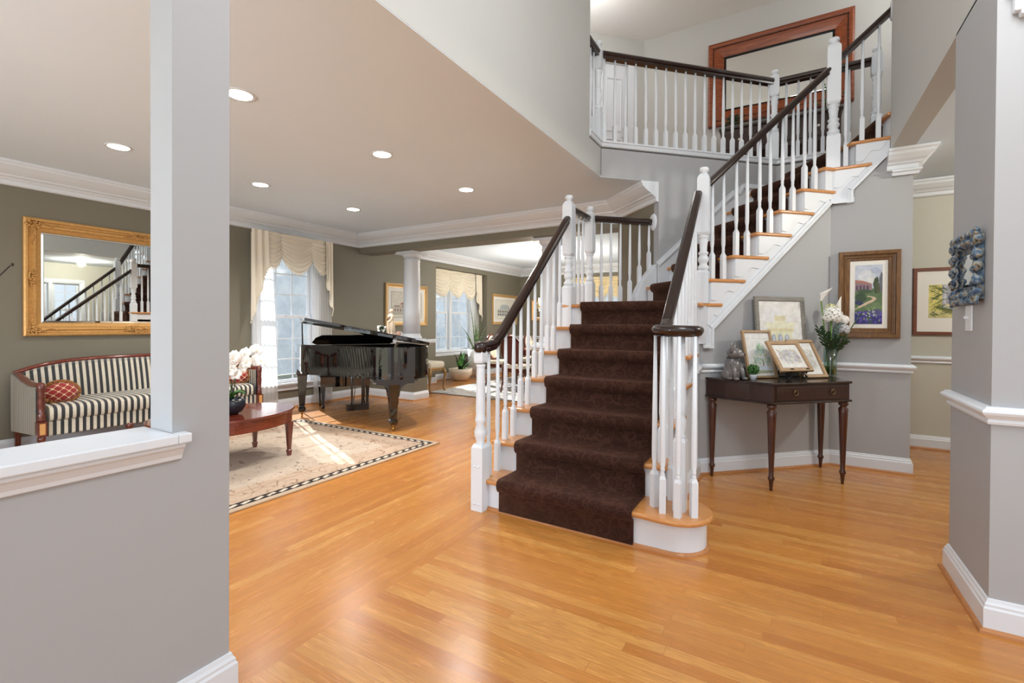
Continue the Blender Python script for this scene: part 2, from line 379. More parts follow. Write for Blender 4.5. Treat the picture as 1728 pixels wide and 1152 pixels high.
# mouldings
CROWN = [(0, 0), (.20, 0), (.20, -.022), (.188, -.03), (.186, -.045), (.17, -.06), (.14, -.085), (.105, -.108), (.09, -.115), (.086, -.13), (.06, -.138), (.045, -.155), (.032, -.162), (.032, -.192), (.022, -.203), (0, -.205)]
CROWN2 = [(0, 0), (.14, 0), (.14, -.02), (.126, -.03), (.12, -.05), (.085, -.085), (.06, -.1), (.05, -.115), (.03, -.12), (.03, -.15), (.02, -.16), (0, -.162)]
BASE = [(0, 0), (.02, 0), (.02, .098), (.015, .106), (.015, .115), (.009, .124), (.006, .135), (0, .137)]
SHOE = [(.02, 0), (.036, 0), (.034, .01), (.029, .016), (.02, .019)]
CHAIR = [(0, -.036), (.012, -.036), (.016, -.026), (.012, -.016), (.02, -.008), (.032, .004), (.036, .014), (.034, .022), (.024, .028), (.02, .036), (0, .036)]
struct('trim_3', MB().sweep(CROWN, [(XW, -2.2, H1), (XW, 5.7, H1), (-1.8, 5.7, H1), (-1.178, 5.078, H1)]), M_WHITE)
struct('trim_4', MB().sweep(CROWN, [(XW, 6.0, H1), (XW, 11.4, H1), (-1.8, 11.4, H1), (-1.8, 6.0, H1)], closed=True), M_WHITE)
struct('trim_5', MB().sweep(CROWN2, [(.70, 5.22, H1), (.88, 5.22, H1), (.88, 6.43, H1), (3.3, 6.43, H1)]).sweep([(0, 0), (.05, 0), (.05, -.016), (.034, -.022), (.03, -.045), (0, -.045)], [(.735, 5.22, H1 - .162), (.88, 5.22, H1 - .162), (.88, 5.36, H1 - .162)]), M_WHITE)
def base(name, path, cut=None):
    p = [(x, y, 0) for x, y in path]
    o = struct(name, MB().sweep(BASE, p), M_WHITE); obj('shoe_moulding', MB().sweep(SHOE, p), M_OAKS, o)
base('baseboard_left', [(XW, -2.2), (XW, 5.82), (-5.2, 5.82), (-5.2, 6.17), (XW, 6.17), (XW, 7.77), (XB, 7.77), (XB, 9.73), (XW, 9.73), (XW, 11.4), (-1.8, 11.4)])
base('baseboard_stair', [(-.645, 3.06), (-.645, 4.27), S_AB, (.88, 5.22), (.88, 5.36)])
base('baseboard_hall', [(.6, 6.43), (3.3, 6.43)])
base('baseboard_right', [(.87, 3.29), (.715, 3.29), (.715, 2.72), (3.3, 2.72)])
base('baseboard_half', [(-1.62, -2.6), (-1.62, .894), (-1.76, .894), (-1.76, -2.2)])
def rail(name, path, z=.894): struct(name, MB().sweep(CHAIR, [(x, y, z) for x, y in path]), M_WHITE)
rail('trim_6', [(-.645, 4.17), (-.645, 4.27), S_AB, (.88, 5.22), (.88, 5.36)])
rail('trim_7', [(.87, 3.29), (.715, 3.29), (.715, 2.72), (3.3, 2.72)])
rail('trim_8', [(.6, 6.43), (3.3, 6.43)], .915)
rail('trim_9', [(XW, 6.19), (XW, 7.77)]); rail('trim_9', [(XW, 9.73), (XW, 11.4), (w3[0] - .1, 11.4)])
struct('trim_10', MB().box(.757, 1.7, 2.685, 2.72, 2.52, 2.60).box(.740, 1.72, 2.675, 2.72, 2.60, 2.64).box(.775, .80, 2.68, 2.72, 2.50, 2.53), M_WHITE, bevel=.006)
# curb under the balcony rail
CURB = [(-.10, -.005), (.022, -.005), (.022, -.02), (.012, -.026), (.008, -.055), (0, -.062), (-.10, -.062)]
struct('trim_11', MB().sweep(CURB, [(-1.64, 4.285, F2 + .02), (-1.64, 4.61, F2 + .02), (-.144, 6.106, F2 + .02), (1.65, 6.106, F2 + .02)]), M_WHITE)

def column(x, y):
    t = thing('column', 'round white column nearer the window, on the low wall behind the piano' if x < -4 else 'round white column behind the stair balusters, beyond the dark ceiling beam', 'column', (x, y, .97), group=None)
    obj('column_base', MB().box(-.17, .17, -.17, .17, 0, .03).lathe([(.165, .03), (.172, .05), (.16, .075), (.145, .085), (.15, .1), (.142, .115)], n=32), M_WHITE, t)
    obj('shaft', MB().lathe([(.142, .115), (.142, .5), (.138, .9), (.132, 1.30), (.138, 1.31), (.138, 1.325), (.13, 1.335), (.13, 1.37)], n=36), M_WHITE, t)
    obj('capital', MB().lathe([(.13, 1.37), (.15, 1.385), (.165, 1.41), (.175, 1.425)], n=36).box(-.19, .19, -.19, .19, 1.425, 1.468), M_WHITE, t, bevel=.005)
column(-5.40, 6.0); column(-2.84, 6.0)

# ------------------------------------------------------------------ windows and door
def window(n, loc, rz, w, h, units, cols, rows, depth=.13, apron=True):
    t = bpy.data.objects.new('window_%d' % n, None); COL.objects.link(t); t['kind'] = 'structure'
    t.matrix_basis = Matrix.Translation(loc) @ Matrix.Rotation(rz, 4, 'Z')
    CAS = [(-.085, 0), (-.085, -.02), (-.07, -.026), (-.015, -.018), (0, -.014), (0, 0)]
    obj('casing', MB().frame(w, h, CAS, cz=h / 2), M_WHITE, t)
    m = MB().box(-w / 2 - .12, w / 2 + .12, -.055, depth, -.03, 0)
    if apron: m.box(-w / 2 - .1, w / 2 + .1, -.022, 0, -.11, -.03)
    obj('sill', m, M_WHITE, t, bevel=.005)
    obj('jamb', MB().frame(w, h, [(0, 0), (0, depth), (.02, depth), (.02, 0)], cz=h / 2), M_WHITE, t)
    uw = (w - .07 * (units - 1)) / units
    for u in range(units):
        cx = -w / 2 + uw / 2 + u * (uw + .07)
        if u: obj('mullion', MB().box(cx - uw / 2 - .075, cx - uw / 2 + .005, -.012, depth, 0, h), M_WHITE, t, bevel=.004)
        for nm, z0, z1, y in (('lower_sash', 0, h / 2 + .02, .055), ('upper_sash', h / 2 - .02, h, .09)):
            sw, sh = uw - .05, z1 - z0; m = MB().frame(sw, sh, [(0, y - .017), (0, y + .017), (.045, y + .017), (.045, y - .017)], cx=cx, cz=(z0 + z1) / 2)
            iw, ih = sw - .09, sh - .09
            for i in range(1, cols): xx = cx - iw / 2 + iw * i / cols; m.box(xx - .008, xx + .008, y - .009, y + .009, z0 + .045, z1 - .045)
            for j in range(1, rows): zz = z0 + .045 + ih * j / rows; m.box(cx - iw / 2, cx + iw / 2, y - .0078, y + .0078, zz - .008, zz + .008)
            if nm == 'lower_sash': m.box(cx - .03, cx + .03, y - .03, y - .015, z1 - .01, z1 + .012)
            s = obj(nm, m, M_WHITE, t)
            obj('pane', MB().box(cx - iw / 2, cx + iw / 2, y + .001, y + .005, z0 + .045, z1 - .045), M_GLASS, s)
    return t
window(1, (XW, (w1[0] + w1[1]) / 2, w1[2]), PI / 2, w1[1] - w1[0], w1[3] - w1[2], 1, 3, 3)
window(2, (XB, (w2[0] + w2[1]) / 2, w2[2]), PI / 2, w2[1] - w2[0], w2[3] - w2[2], 2, 2, 3)
window(4, (3.4, (w4[0] + w4[1]) / 2, w4[2]), -PI / 2, w4[1] - w4[0], w4[3] - w4[2], 2, 2, 3)
window(3, ((w3[0] + w3[1]) / 2, 11.4, w3[2]), 0, w3[1] - w3[0], w3[3] - w3[2], 2, 2, 3)

t = bpy.data.objects.new('door_1', None); COL.objects.link(t); t['kind'] = 'structure'
t.matrix_basis = diag(wd) @ Matrix.Translation(((dA + dB) / 2, F2, 0)) @ Matrix.Rotation(-PI / 2, 4, 'X') @ Matrix.Rotation(PI, 4, 'Z') @ Matrix.Scale(-1, 4, (1, 0, 0))
dm = diag(wd)
t.matrix_basis = Matrix.Translation((*ps((dA + dB) / 2, wd), F2)) @ Matrix.Rotation(PI / 4, 4, 'Z')
dw, dh = dB - dA, 5.10 - F2
m = MB().box(-dw / 2, dw / 2, .03, .07, .005, dh)
for zc, hh in ((.55, .75), (1.42, .8)):
    for sx in (-1, 1): m.frame(.27, hh, [(0, .03), (0, .022), (.02, .016), (.03, .028), (.03, .03)], cx=sx * .19, cz=zc)
obj('door_panel', m, M_WHITE, t)
obj('door_casing', MB().frame(dw, dh + .2, [(-.09, 0), (-.09, -.02), (-.012, -.014), (0, -.012), (0, 0)], cz=(dh - .2) / 2 + .0), M_WHITE, t)
obj('door_knob', MB().tube([(dw / 2 - .07, .03, .95), (dw / 2 - .07, -.02, .95)], .012).ball((dw / 2 - .07, -.035, .95), .028), M_BRASS, t)
# ------------------------------------------------------------------ staircase
YL = [2.706, 2.935, 3.165, 3.40, 3.64, 3.885, 4.125]; YR = [2.693, 2.945, 3.205, 3.46, 3.715, 3.975, 4.235]
XL, XR = -1.82, -.645; TH = .03
def SN(n): return 2.61 + .237 * (n - 8)                        # nosing of step n of the upper flight
L14 = ((.45, 5.22), (-.11, 6.09)); L15 = ((.70, 5.22), (.47, 6.09))   # wedge steps at the bend: near end, far end
stair = thing('staircase', 'white staircase with oak treads turning to the right beside the console table', 'staircase', (-1.25, 3.4, 0))
def part(name, mb, mat, bevel=0, **k): return obj(name, mb, mat, stair, world=True, bevel=bevel, **k)
def arc(cx, cy, r, a0, a1, n=10): return [(cx + r * math.cos(a0 + (a1 - a0) * i / n), cy + r * math.sin(a0 + (a1 - a0) * i / n)) for i in range(n + 1)]
CX, CY = -.555, 2.862
part('tread', MB().prism([(XL - .03, 2.676), (-.9, 2.665)] + arc(CX, CY - .02, .205, -PI / 2, PI * .42, 16) + [(XR + .02, 3.02), (XR, 3.02), (XL - .03, 2.99)], LV[1] - TH, LV[1]), M_OAK, .011)
rp = [(XL, YL[0]), (-.9, YR[0] - .001)] + arc(CX, CY, .168, -PI / 2, PI * .45, 14) + [(XR + .03, 3.03)]
part('riser', MB().sweep([(0, 0), (-.016, 0), (-.016, LV[1] - TH), (0, LV[1] - TH)], [(x, y, 0) for x, y in rp]), M_WHITE)
part('shoe_moulding', MB().sweep([(0, 0), (.017, 0), (.015, .01), (.01, .016), (0, .019)], [(x, y, 0) for x, y in rp]), M_OAKS)
for n in range(2, 8):
    a, b = YL[n - 1], YR[n - 1]
    part('riser', MB().prism([(XL, a), (XR, b), (XR, b + .016), (XL, a + .016)], LV[n - 1] - .005, LV[n] - TH), M_WHITE)
    if n < 7:
        part('tread', MB().prism([(XL - .03, a - .03), (XR + .03, b - .03), (XR + .03, YR[n] + .09), (XR, YR[n] + .09), (XR, YR[n] + .02), (XL, YL[n] + .02), (XL, YL[n] + .09), (XL - .03, YL[n] + .09)], LV[n] - TH, LV[n]), M_OAK, .011)
k8 = ps(SN(8) + .03, 0); k8n = ps(SN(8) + .03, WA + .03)
land = [(XL - .03, 4.095), (XR + .03, 4.205), ps(sA0 + .02, WA + .035), ps(SN(8) + .15, WA + .035), ps(SN(8) + .15, WA), ps(SN(8) + .05, WA), ps(SN(8) + .05, 0), (-1.178, 5.078), (-1.25, 5.15), (XL - .03, 4.62)]
part('landing', MB().prism(land, LV[7] - TH, LV[7]), M_OAK, .011)
part('landing_base', MB().prism([(XL, 4.14), (XR - .05, 4.26), ps(SN(8) + .02, WA - .02), ps(SN(8) + .02, .02), (-1.19, 5.06), (-1.27, 5.14), (XL, 4.60)], LV[7] - .30, LV[7] - TH), M_WHITE)
def strip(P, Q, t): return (P[0] + (Q[0] - P[0]) * t, P[1] + (Q[1] - P[1]) * t)
for n in range(8, 14):
    s = SN(n)
    part('riser', MB().prism([ps(s + .03, 0), ps(s + .03, WA), ps(s + .046, WA), ps(s + .046, 0)], LV[n - 1] - .005, LV[n] - TH), M_WHITE)
    if n < 13:
        e = SN(n + 1)
        part('tread', MB().prism([ps(s, 0), ps(s, WA + .035), ps(e + .14, WA + .035), ps(e + .14, WA), ps(e + .05, WA), ps(e + .05, 0)], LV[n] - TH, LV[n]), M_OAK, .011)
s = SN(13)
part('tread', MB().prism([ps(s, 0), ps(s, WA + .035), (S_AB[0] + .015, 5.185), (L14[0][0] + .15, 5.185), (L14[0][0] + .15, 5.22), (L14[0][0] + .05, 5.22), (L14[1][0] + .06, 6.10), (-.144, 6.10)], LV[13] - TH, LV[13]), M_OAK, .011)
def rline(P, Q, o): d = Vector((Q[0] - P[0], Q[1] - P[1])).normalized(); nn = Vector((d.y, -d.x)); return (P[0] + nn.x * o, P[1] + nn.y * o), (Q[0] + nn.x * o, Q[1] + nn.y * o)
a, b = rline(*L14, .03); c, d = rline(*L14, .046)
part('riser', MB().prism([a, b, d, c], LV[13] - .005, LV[14] - TH), M_WHITE)
part('tread', MB().prism([(L14[0][0], 5.185), (L15[0][0] + .15, 5.185), (L15[0][0] + .15, 5.22), (L15[0][0] + .05, 5.22), (L15[1][0] + .06, 6.10), L14[1]], LV[14] - TH, LV[14]), M_OAK, .011)
a, b = rline(*L15, .03); c, d = rline(*L15, .046)
part('riser', MB().prism([a, b, d, c], LV[14] - .005, LV[15] - TH), M_WHITE)
part('tread', MB().prism([(L15[0][0], 5.185), (1.69, 5.185), (1.69, 6.10), L15[1]], LV[15] - TH, LV[15]), M_OAK, .011)

# stringers: stepped white boards with a moulding along the lower edge and scrolled brackets under each tread end
poly = [(sA0 + .04, 1.09), (sA0 + .04, LV[7] - TH)]
for n in range(8, 14): poly += [(SN(n) + .035, LV[n - 1] - TH), (SN(n) + .035, LV[n] - TH)]
poly += [(sA1 + .008, LV[13] - TH), (sA1 + .008, 2.36), (sA1 - .04, 2.36), (sA0 + .10, 1.24), (sA0 + .10, 1.09)]
part('stringer', MB().prism(poly, 0, .014, M=diag(WA)), M_WHITE)
poly = [(S_AB[0] - .005, 2.36), (S_AB[0] - .005, LV[13] - TH), (L14[0][0] + .035, LV[13] - TH), (L14[0][0] + .035, LV[14] - TH), (.72, LV[14] - TH), (.72, 2.745), (.46, 2.46), (.46, 2.36)]
part('stringer', MB().prism(poly, -.014, 0, M=atY(5.22)), M_WHITE)
TRIM = [(0, 0), (.016, 0), (.022, .012), (.026, .03), (.02, .042), (0, .042)]
def moulding(pts, M, w=.05, d=.03):
    """flat moulding following pts in a wall plane"""
    m = MB()
    for (u0, v0), (u1, v1) in zip(pts, pts[1:]):
        L = math.hypot(u1 - u0, v1 - v0); nx, ny = -(v1 - v0) / L, (u1 - u0) / L; e = .006
        ux, uy = (u1 - u0) / L * e, (v1 - v0) / L * e
        q = [(u0 - ux, v0 - uy), (u1 + ux, v1 + uy), (u1 + nx * w + ux, v1 + ny * w + uy), (u0 + nx * w - ux, v0 + ny * w - uy)]
        d += .0011; m.prism(q, 0, d, M=M); q = [(x - nx * w * .0, y - ny * w * .0) for x, y in q[:2]] + [(u1 + nx * w * .4, v1 + ny * w * .4), (u0 + nx * w * .4, v0 + ny * w * .4)]; m.prism(q, 0, d + .01, M=M)
    return m
part('stringer_moulding', moulding([(sA0 + .02, 1.065), (sA0 + .105, 1.065), (sA0 + .105, 1.225), (sA1 - .03, 2.35), (sA1 + .008, 2.35)], diag(WA + .014), .045, .012), M_WHITE)
part('stringer_moulding', moulding([(S_AB[0] - .01, 2.35), (.47, 2.35), (.47, 2.455), (.735, 2.75)], atY(5.206) @ Matrix.Scale(-1, 4, (0, 0, 1)), .045, .012), M_WHITE)
def bracket(M, s0, z, L=.27, flip=1):
    top = z - TH; pts = [(0, top), (L, top), (L, top - .03)]
    for i in range(1, 15):
        u = i / 14; x = L * (1 - u); pts.append((x, top - .035 - .125 * u - .020 * math.sin(u * PI * 3.2)))
    pts += [(0, top - .165)]
    return MB().prism([(s0 + x, y) for x, y in pts], 0, .007 * flip, M=M)
for n in range(7, 13): part('bracket', bracket(diag(WA + .014), (SN(n) + .04 if n > 7 else sA0 + .05), LV[n], .29 if n > 7 else .12), M_WHITE)
part('bracket', bracket(atY(5.206), .335, LV[13], .22, -1), M_WHITE); part('bracket', bracket(atY(5.206), .49, LV[14], .20, -1), M_WHITE)
# skirt board on the far wall
s2x = lambda x: SQ * x + 4.4194
cap = [(s2x(-1.178), 1.92), (s2x(-.539), 2.714), (s2x(-.492), 2.724), (s2x(-.459), 2.793), (s2x(-.144), 2.80)]
part('skirt_board', MB().prism([(s2x(-1.178), 1.40), (s2x(-.144), 2.40)] + cap[::-1], 0, .018, M=diag(0)), M_WHITE)
part('skirt_moulding', moulding([(x, z - .05) for x, z in cap], diag(.018), .05, .012), M_WHITE)
gd = (-6.42 + 6.25) * R2                                       # line of the guard rail beside the landing
part('skirt_board', MB().prism([(2.52, LV[7]), (2.52, 1.54), (2.55, 1.62), (2.60, 1.71), (2.74, 1.885), (2.80, 1.92), (2.80, LV[7])], -.05, .06, M=diag(gd + .03)), M_WHITE, .005)

# ------------------------------------------------------------------ runner
def carpet_mat():
    t = NT('brown_leaf_carpet'); v = t.obj()
    a = t.noise(v, 10, 1, .4, .9); b = t.noise(t.n('Mapping', {0: v, 'Location': (3, 5, 1)}).outputs[0], 13, 1, .4, 1.6)
    f = t.math('MAXIMUM', t.math('LESS_THAN', t.math('ABSOLUTE', t.math('SUBTRACT', a, .5)), .034), t.math('LESS_THAN', t.math('ABSOLUTE', t.math('SUBTRACT', b, .47)), .03))
    fine = t.noise(v, 240, 2); c = t.mix(t.math('MULTIPLY', fine, .5), lin((46, 28, 23)), lin((70, 44, 35)))
    t.set(color=t.mix(t.math('MULTIPLY', f, .30), c, lin((92, 62, 50))), rough=.95, sheen=.22, spec=.1, normal=t.bump(fine, .35, .003)); t.b.inputs['Sheen Tint'].default_value = (.55, .30, .20, 1); return t.m
M_CARPET = carpet_mat()
def lerp2(P, Q, t): return Vector((P[0] + (Q[0] - P[0]) * t, P[1] + (Q[1] - P[1]) * t))
rows = []
def step(L, R, out, n):
    """L, R: riser line ends; out: unit vector towards the foot of the stair; nosing stands .03 out"""
    o = Vector(out)
    for d, z in ((.011, LV[n - 1] + .011), (.011, LV[n] - .062), (.030, LV[n] - .052), (.043, LV[n] - .036), (.047, LV[n] - .014), (.042, LV[n] + .004), (.026, LV[n] + .012)):
        a, b = Vector(L) + o * d, Vector(R) + o * d; rows.append((Vector((a.x, a.y, z)), Vector((b.x, b.y, z))))
cl, cr_ = -1.643, -.748
for n in range(1, 8):
    f = lambda x: YL[n - 1] + (YR[n - 1] - YL[n - 1]) * (x - XL) / (XR - XL)
    step((cl, f(cl)), (cr_, f(cr_)), (0, -1), n)
for n in range(8, 14): step(ps(SN(n) + .03, .13), ps(SN(n) + .03, .80), (-R2, -R2), n)
for (P, Q), n in ((L14, 14), (L15, 15)):
    d = Vector((Q[0] - P[0], Q[1] - P[1])).normalized(); nn = Vector((d.y, -d.x)); a = lerp2(Q, P, .12) + nn * .03; b = lerp2(Q, P, .84) + nn * .03
    step(a, b, -nn, n)
rows.append((Vector((1.3, 6.0, LV[15] + .012)), Vector((1.3, 5.35, LV[15] + .012))))
m = MB(); NS = 8
vs = [a.lerp(b, i / NS) for a, b in rows for i in range(NS + 1)]
m.add(vs, [(j * (NS + 1) + i, j * (NS + 1) + i + 1, (j + 1) * (NS + 1) + i + 1, (j + 1) * (NS + 1) + i) for j in range(len(rows) - 1) for i in range(NS)], 0, True)
runner = obj('stair_runner', m, M_CARPET, solid=.022); runner.modifiers['solid'].offset = 0
tag(runner, 'dark brown carpet runner with a leaf pattern laid over the oak stair treads', 'carpet')

# ------------------------------------------------------------------ railings
def newel_tall(x, y, zb, zt, zu, zl, w=.047):
    m = MB(); c = (x, y, 0)
    m.lathe([(w, zb), (w, zl - .02), (w * .78, zl)], c, sq=True)
    d = zu - zl
    m.lathe([(w * .8, zl - .005), (w * .95, zl + .015), (w * .95, zl + .03), (w * .66, zl + .045), (w * .7, zl + .06), (w * .92, zl + d * .28), (w * .9, zl + d * .34), (w * .66, zl + d * .42), (w * .86, zl + d * .46), (w * .86, zl + d * .5), (w * .6, zl + d * .54), (w * .68, zl + d * .74), (w * .8, zl + d * .84), (w * .66, zl + d * .88), (w * .9, zl + d * .92), (w * .9, zl + d * .97), (w * .7, zu)], c, n=20)
    m.lathe([(w * .78, zu - .002), (w, zu + .02), (w, zt - .105), (w * .92, zt - .085), (w * .6, zt - .058)], c, sq=True)
    m.lathe([(w * .55, zt - .06), (w * .55, zt - .045), (w * .8, zt - .035), (w * .84, zt - .02), (w * .66, zt - .004), (w * .3, zt)], c, n=20)
    return m
def baluster(x, y, zb, zt, block=.19, w=.0178, rot=0):
    m = MB(); c = (x, y, 0); q = Matrix.Translation((x, y, 0)) @ Matrix.Rotation(rot, 4, 'Z') if rot else None
    o = (0, 0, 0) if rot else c; b = zb + block
    m.lathe([(w, zb), (w, b), (w * .62, b + .022)], o, sq=True, M=q)
    m.lathe([(w * .62, b + .015), (w * .78, b + .028), (w * .62, b + .036), (w * .62, b + .045), (w * .8, b + .052), (w * .62, b + .06), (w * .92, b + .10), (w * .84, b + (zt - b) * .45), (w * .52, zt)], c, n=10)
    return m
RAILP = [(a_ * 1.12, b_ * 1.1) for a_, b_ in [(-.026, -.03), (.026, -.03), (.024, -.012), (.032, -.004), (.033, .012), (.026, .026), (.012, .034), (-.012, .034), (-.026, .026), (-.033, .012), (-.032, -.004), (-.024, -.012)]]
def zpath(path, t, ax):
    for a, b in zip(path, path[1:]):
        if a[ax] <= t <= b[ax]: return a[2] + (b[2] - a[2]) * (t - a[ax]) / (b[ax] - a[ax])
    return path[-1][2] if t > path[-1][ax] else path[0][2]

# left railing of the lower flight
r1 = thing('stair_railing', 'left stair railing of the lower flight with dark handrail, nearest the living room', 'stair railing', (-1.785, 2.67, 0))
X1 = -1.785; hp = [(X1, 2.655, 1.10), (X1, 2.74, 1.10), (X1, 2.82, 1.112), (X1, 2.885, 1.15), (X1, 2.96, 1.21), (X1, 4.11, 2.235)]
obj('handrail', MB().sweep(RAILP, hp).lathe([(.036, -.036), (.042, -.024), (.046, -.004), (.046, .014), (.04, .03), (.02, .038)], (X1, 2.668, 1.10), n=24), M_DARK, r1, True)
w = .042; c = (X1, 2.672, 0)
obj('newel_post', MB().lathe([(w + .003, 0), (w + .003, .425), (w * .8, .445)], c, sq=True).lathe([(w * .7, .44), (w * .72, .455), (w * .66, .465), (w * .95, .50), (w * .98, .53), (w * .66, .58), (w * .86, .595), (w * .86, .615), (w * .74, .64), (w * .80, .68), (w * .66, .955), (w * .66, .965), (w * .8, .975), (w * .68, .985)], c, n=20).lathe([(w * .74, .995), (w * .82, 1.01), (w * .82, 1.055), (w * .72, 1.07)], c, sq=True), M_WHITE, r1, True)
for zz in (.05, .30):
    for dx in (-.018, .018): obj('bolt_cap', MB().ball((X1 + dx, 2.672 - w - .004, zz), .008, 8, 6), M_WHITE, r1, True)
for n in range(1, 7):
    for k in (.065, .185):
        y = YL[n - 1] + k
        if n == 6 and k > .1: continue
        obj('baluster', baluster(X1, y, LV[n], zpath(hp, y, 1) - .028, .20), M_WHITE, r1, True)
obj('newel_post', newel_tall(-1.785, 4.15, LV[6], 2.47, 1.90, 1.62), M_WHITE, r1, True)

# guard railing beside the landing
r2 = thing('stair_railing', 'short level railing behind the top of the lower flight, ending in a white rosette', 'stair railing', (-1.785, 4.67, LV[7]))
G0, G1 = (-1.77, 4.675), (-1.262, 5.162)
obj('newel_post', newel_tall(G0[0] - .005, G0[1], LV[7] - .2, 2.475, 1.99, 1.70, .045), M_WHITE, r2, True)
obj('handrail', MB().sweep(RAILP, [(-1.785, 4.20, 2.345), (-1.785, 4.63, 2.345)]).sweep(RAILP, [(G0[0] + .03, G0[1] + .03, 2.345), (G1[0], G1[1], 2.345)]), M_DARK, r2, True)
Mg = Matrix.Translation((-1.243, 5.163, 2.345)) @ Matrix.Rotation(-PI / 4, 4, 'Z') @ Matrix.Rotation(PI / 2, 4, 'X')
obj('rosette', MB().lathe([(.062, -.012), (.068, 0), (.06, .014), (.04, .02)], (0, 0, 0), n=24, M=Matrix.Translation((-1.245, 5.145, 2.345)) @ Matrix.Rotation(PI / 4, 4, 'Z') @ Matrix.Rotation(-PI / 2, 4, 'Y') @ Matrix.Scale(1.35, 4, (1, 0, 0))), M_WHITE, r2, True)
for y in (4.29, 4.395, 4.50): obj('baluster', baluster(-1.785, y, LV[7], 2.317, .20), M_WHITE, r2, True)
for i, x in enumerate((-1.675, -1.599, -1.523, -1.445, -1.367, -1.288)):
    obj('baluster', baluster(x, x + 6.42, LV[7] + (0, 0, 0, .06, .25, .40)[i], 2.317, .20 if i < 4 else .17, rot=PI / 4), M_WHITE, r2, True)

# right railing: volute, lower flight, upper flight
r3 = thing('stair_railing', 'long right stair railing rising from the round volute to the wall upstairs', 'stair railing', (-.545, 2.83, LV[1]))
X3 = -.668; hp = [(X3, 2.90, 1.222), (X3, 3.05, 1.226), (X3, 3.13, 1.262), (X3, 4.25, 2.345)]
VP = [(a * 1.0, b) for a, b in RAILP]
sp_ = []
for i in range(30):
    q = i / 29; a = PI + q * PI * 2.6; r = .115 * (1 - q) ** .8 + .004; sp_.append((-.553 + r * math.cos(a), 2.89 + r * math.sin(a) - .06, 1.222))
m = MB().sweep(RAILP, hp); m.lathe([(.115, -.03), (.13, -.02), (.142, 0), (.142, .014), (.132, .028), (.11, .033), (.04, .035)], (-.548, 2.835, 1.222), n=36)
obj('handrail', m, M_DARK, r3, True)
c = (-.524, 2.828, 0); w = .034
obj('newel_post', MB().lathe([(w, LV[1]), (w, .60), (w * .8, .62)], c, sq=True).lathe([(w * .85, .615), (w * .95, .63), (w * .62, .645), (w * .92, .69), (w * .9, .72), (w * .6, .755), (w * .85, .77), (w * .66, .79), (w * .85, .83), (w * .66, 1.1), (w * .6, 1.195)], c, n=20), M_WHITE, r3, True)
for x, y, r in ((-.60, 2.735, .3), (-.662, 2.805, .9), (-.605, 2.965, .2), (-.513, 2.712, -.15), (-.44, 2.765, .55)):
    obj('baluster', baluster(x, y, LV[1], 1.195, .19, .0175, r), M_WHITE, r3, True)
for n in range(2, 7):
    for k in (.06, .185):
        y = YR[n - 1] + k; obj('baluster', baluster(X3, y, LV[n], zpath(hp, y, 1) - .028, .20), M_WHITE, r3, True)
obj('newel_post', newel_tall(-.628, 4.305, 1.44, 2.585, 2.015, 1.72), M_WHITE, r3, True)
obj('newel_drop', MB().lathe([(.047, 1.10), (.047, 1.415)], (-.64, 4.30, 0), sq=True), M_WHITE, r3, True)
q0, q1 = (-.60, 4.35, 2.455), (.29, 5.24, 3.585); wr = .919
obj('handrail', MB().sweep(RAILP, [q0, q1]), M_DARK, r3, True)
for n in range(8, 13):
    for k in (.085, .195):
        x, y = ps(SN(n) + k, wr); z = q0[2] + (q1[2] - q0[2]) * (x - q0[0]) / (q1[0] - q0[0])
        if n == 12 and k > .1 and False: continue
        obj('baluster', baluster(x, y, LV[n], z - .028, .20, rot=PI / 4), M_WHITE, r3, True)
obj('newel_post', newel_tall(.322, 5.25, LV[13] - .02, 3.863, 3.26, 2.99, .052), M_WHITE, r3, True)
YU = 5.25; u0, u1 = (.36, YU, 3.66), (.735, YU, 3.985)
obj('handrail', MB().sweep(RAILP, [u0, u1]), M_DARK, r3, True)
for x, z in ((.415, LV[13]), (.53, LV[14]), (.645, LV[14])):
    obj('baluster', baluster(x, YU, z, u0[2] + (u1[2] - u0[2]) * (x - u0[0]) / (u1[0] - u0[0]) - .028, .20), M_WHITE, r3, True)
obj('rosette', MB().lathe([(.06, -.008), (.066, 0), (.056, .014), (.04, .02)], (0, 0, 0), n=24, M=Matrix.Translation((.735, YU, 3.975)) @ Matrix.Rotation(-PI / 2, 4, 'Y') @ Matrix.Scale(1.4, 4, (1, 0, 0))), M_WHITE, r3, True)

# balcony railing of the upper landing
r4 = thing('balcony_railing', 'white balcony railing with dark handrail along the upper landing', 'balcony railing', (-1.67, 4.59, F2))
B0, B1, B2 = (-1.672, 4.588), (-.168, 6.118), (.735, 6.13); zr = 3.965; zc = F2 + .015
for x, y in (B0, B1, B2): obj('newel_post', newel_tall(x, y, F2, 4.10, 3.81, 3.41), M_WHITE, r4, True)
RB = [(a * 1.15, b * 1.1) for a, b in RAILP]
obj('handrail', MB().sweep(RB, [(-1.672, 4.285, zr), (-1.672, 4.55, zr)]).sweep(RB, [(B0[0] + .03, B0[1] + .03, zr), (B1[0] - .03, B1[1] - .03, zr)]).sweep(RB, [(B1[0] + .04, B2[1], zr), (B2[0] - .04, B2[1], zr)]), M_DARK, r4, True)
for i in range(18):
    q = (i + .62) / 18.3; obj('baluster', baluster(B0[0] + (B1[0] - B0[0]) * q, B0[1] + (B1[1] - B0[1]) * q, zc, zr - .028, .16, rot=PI / 4), M_WHITE, r4, True)
for i in range(7): obj('baluster', baluster(B1[0] + (B2[0] - B1[0]) * (i + 1) / 8, 6.13, zc, zr - .028, .16), M_WHITE, r4, True)
for y in (4.38, 4.47): obj('baluster', baluster(-1.672, y, zc, zr - .028, .16), M_WHITE, r4, True)
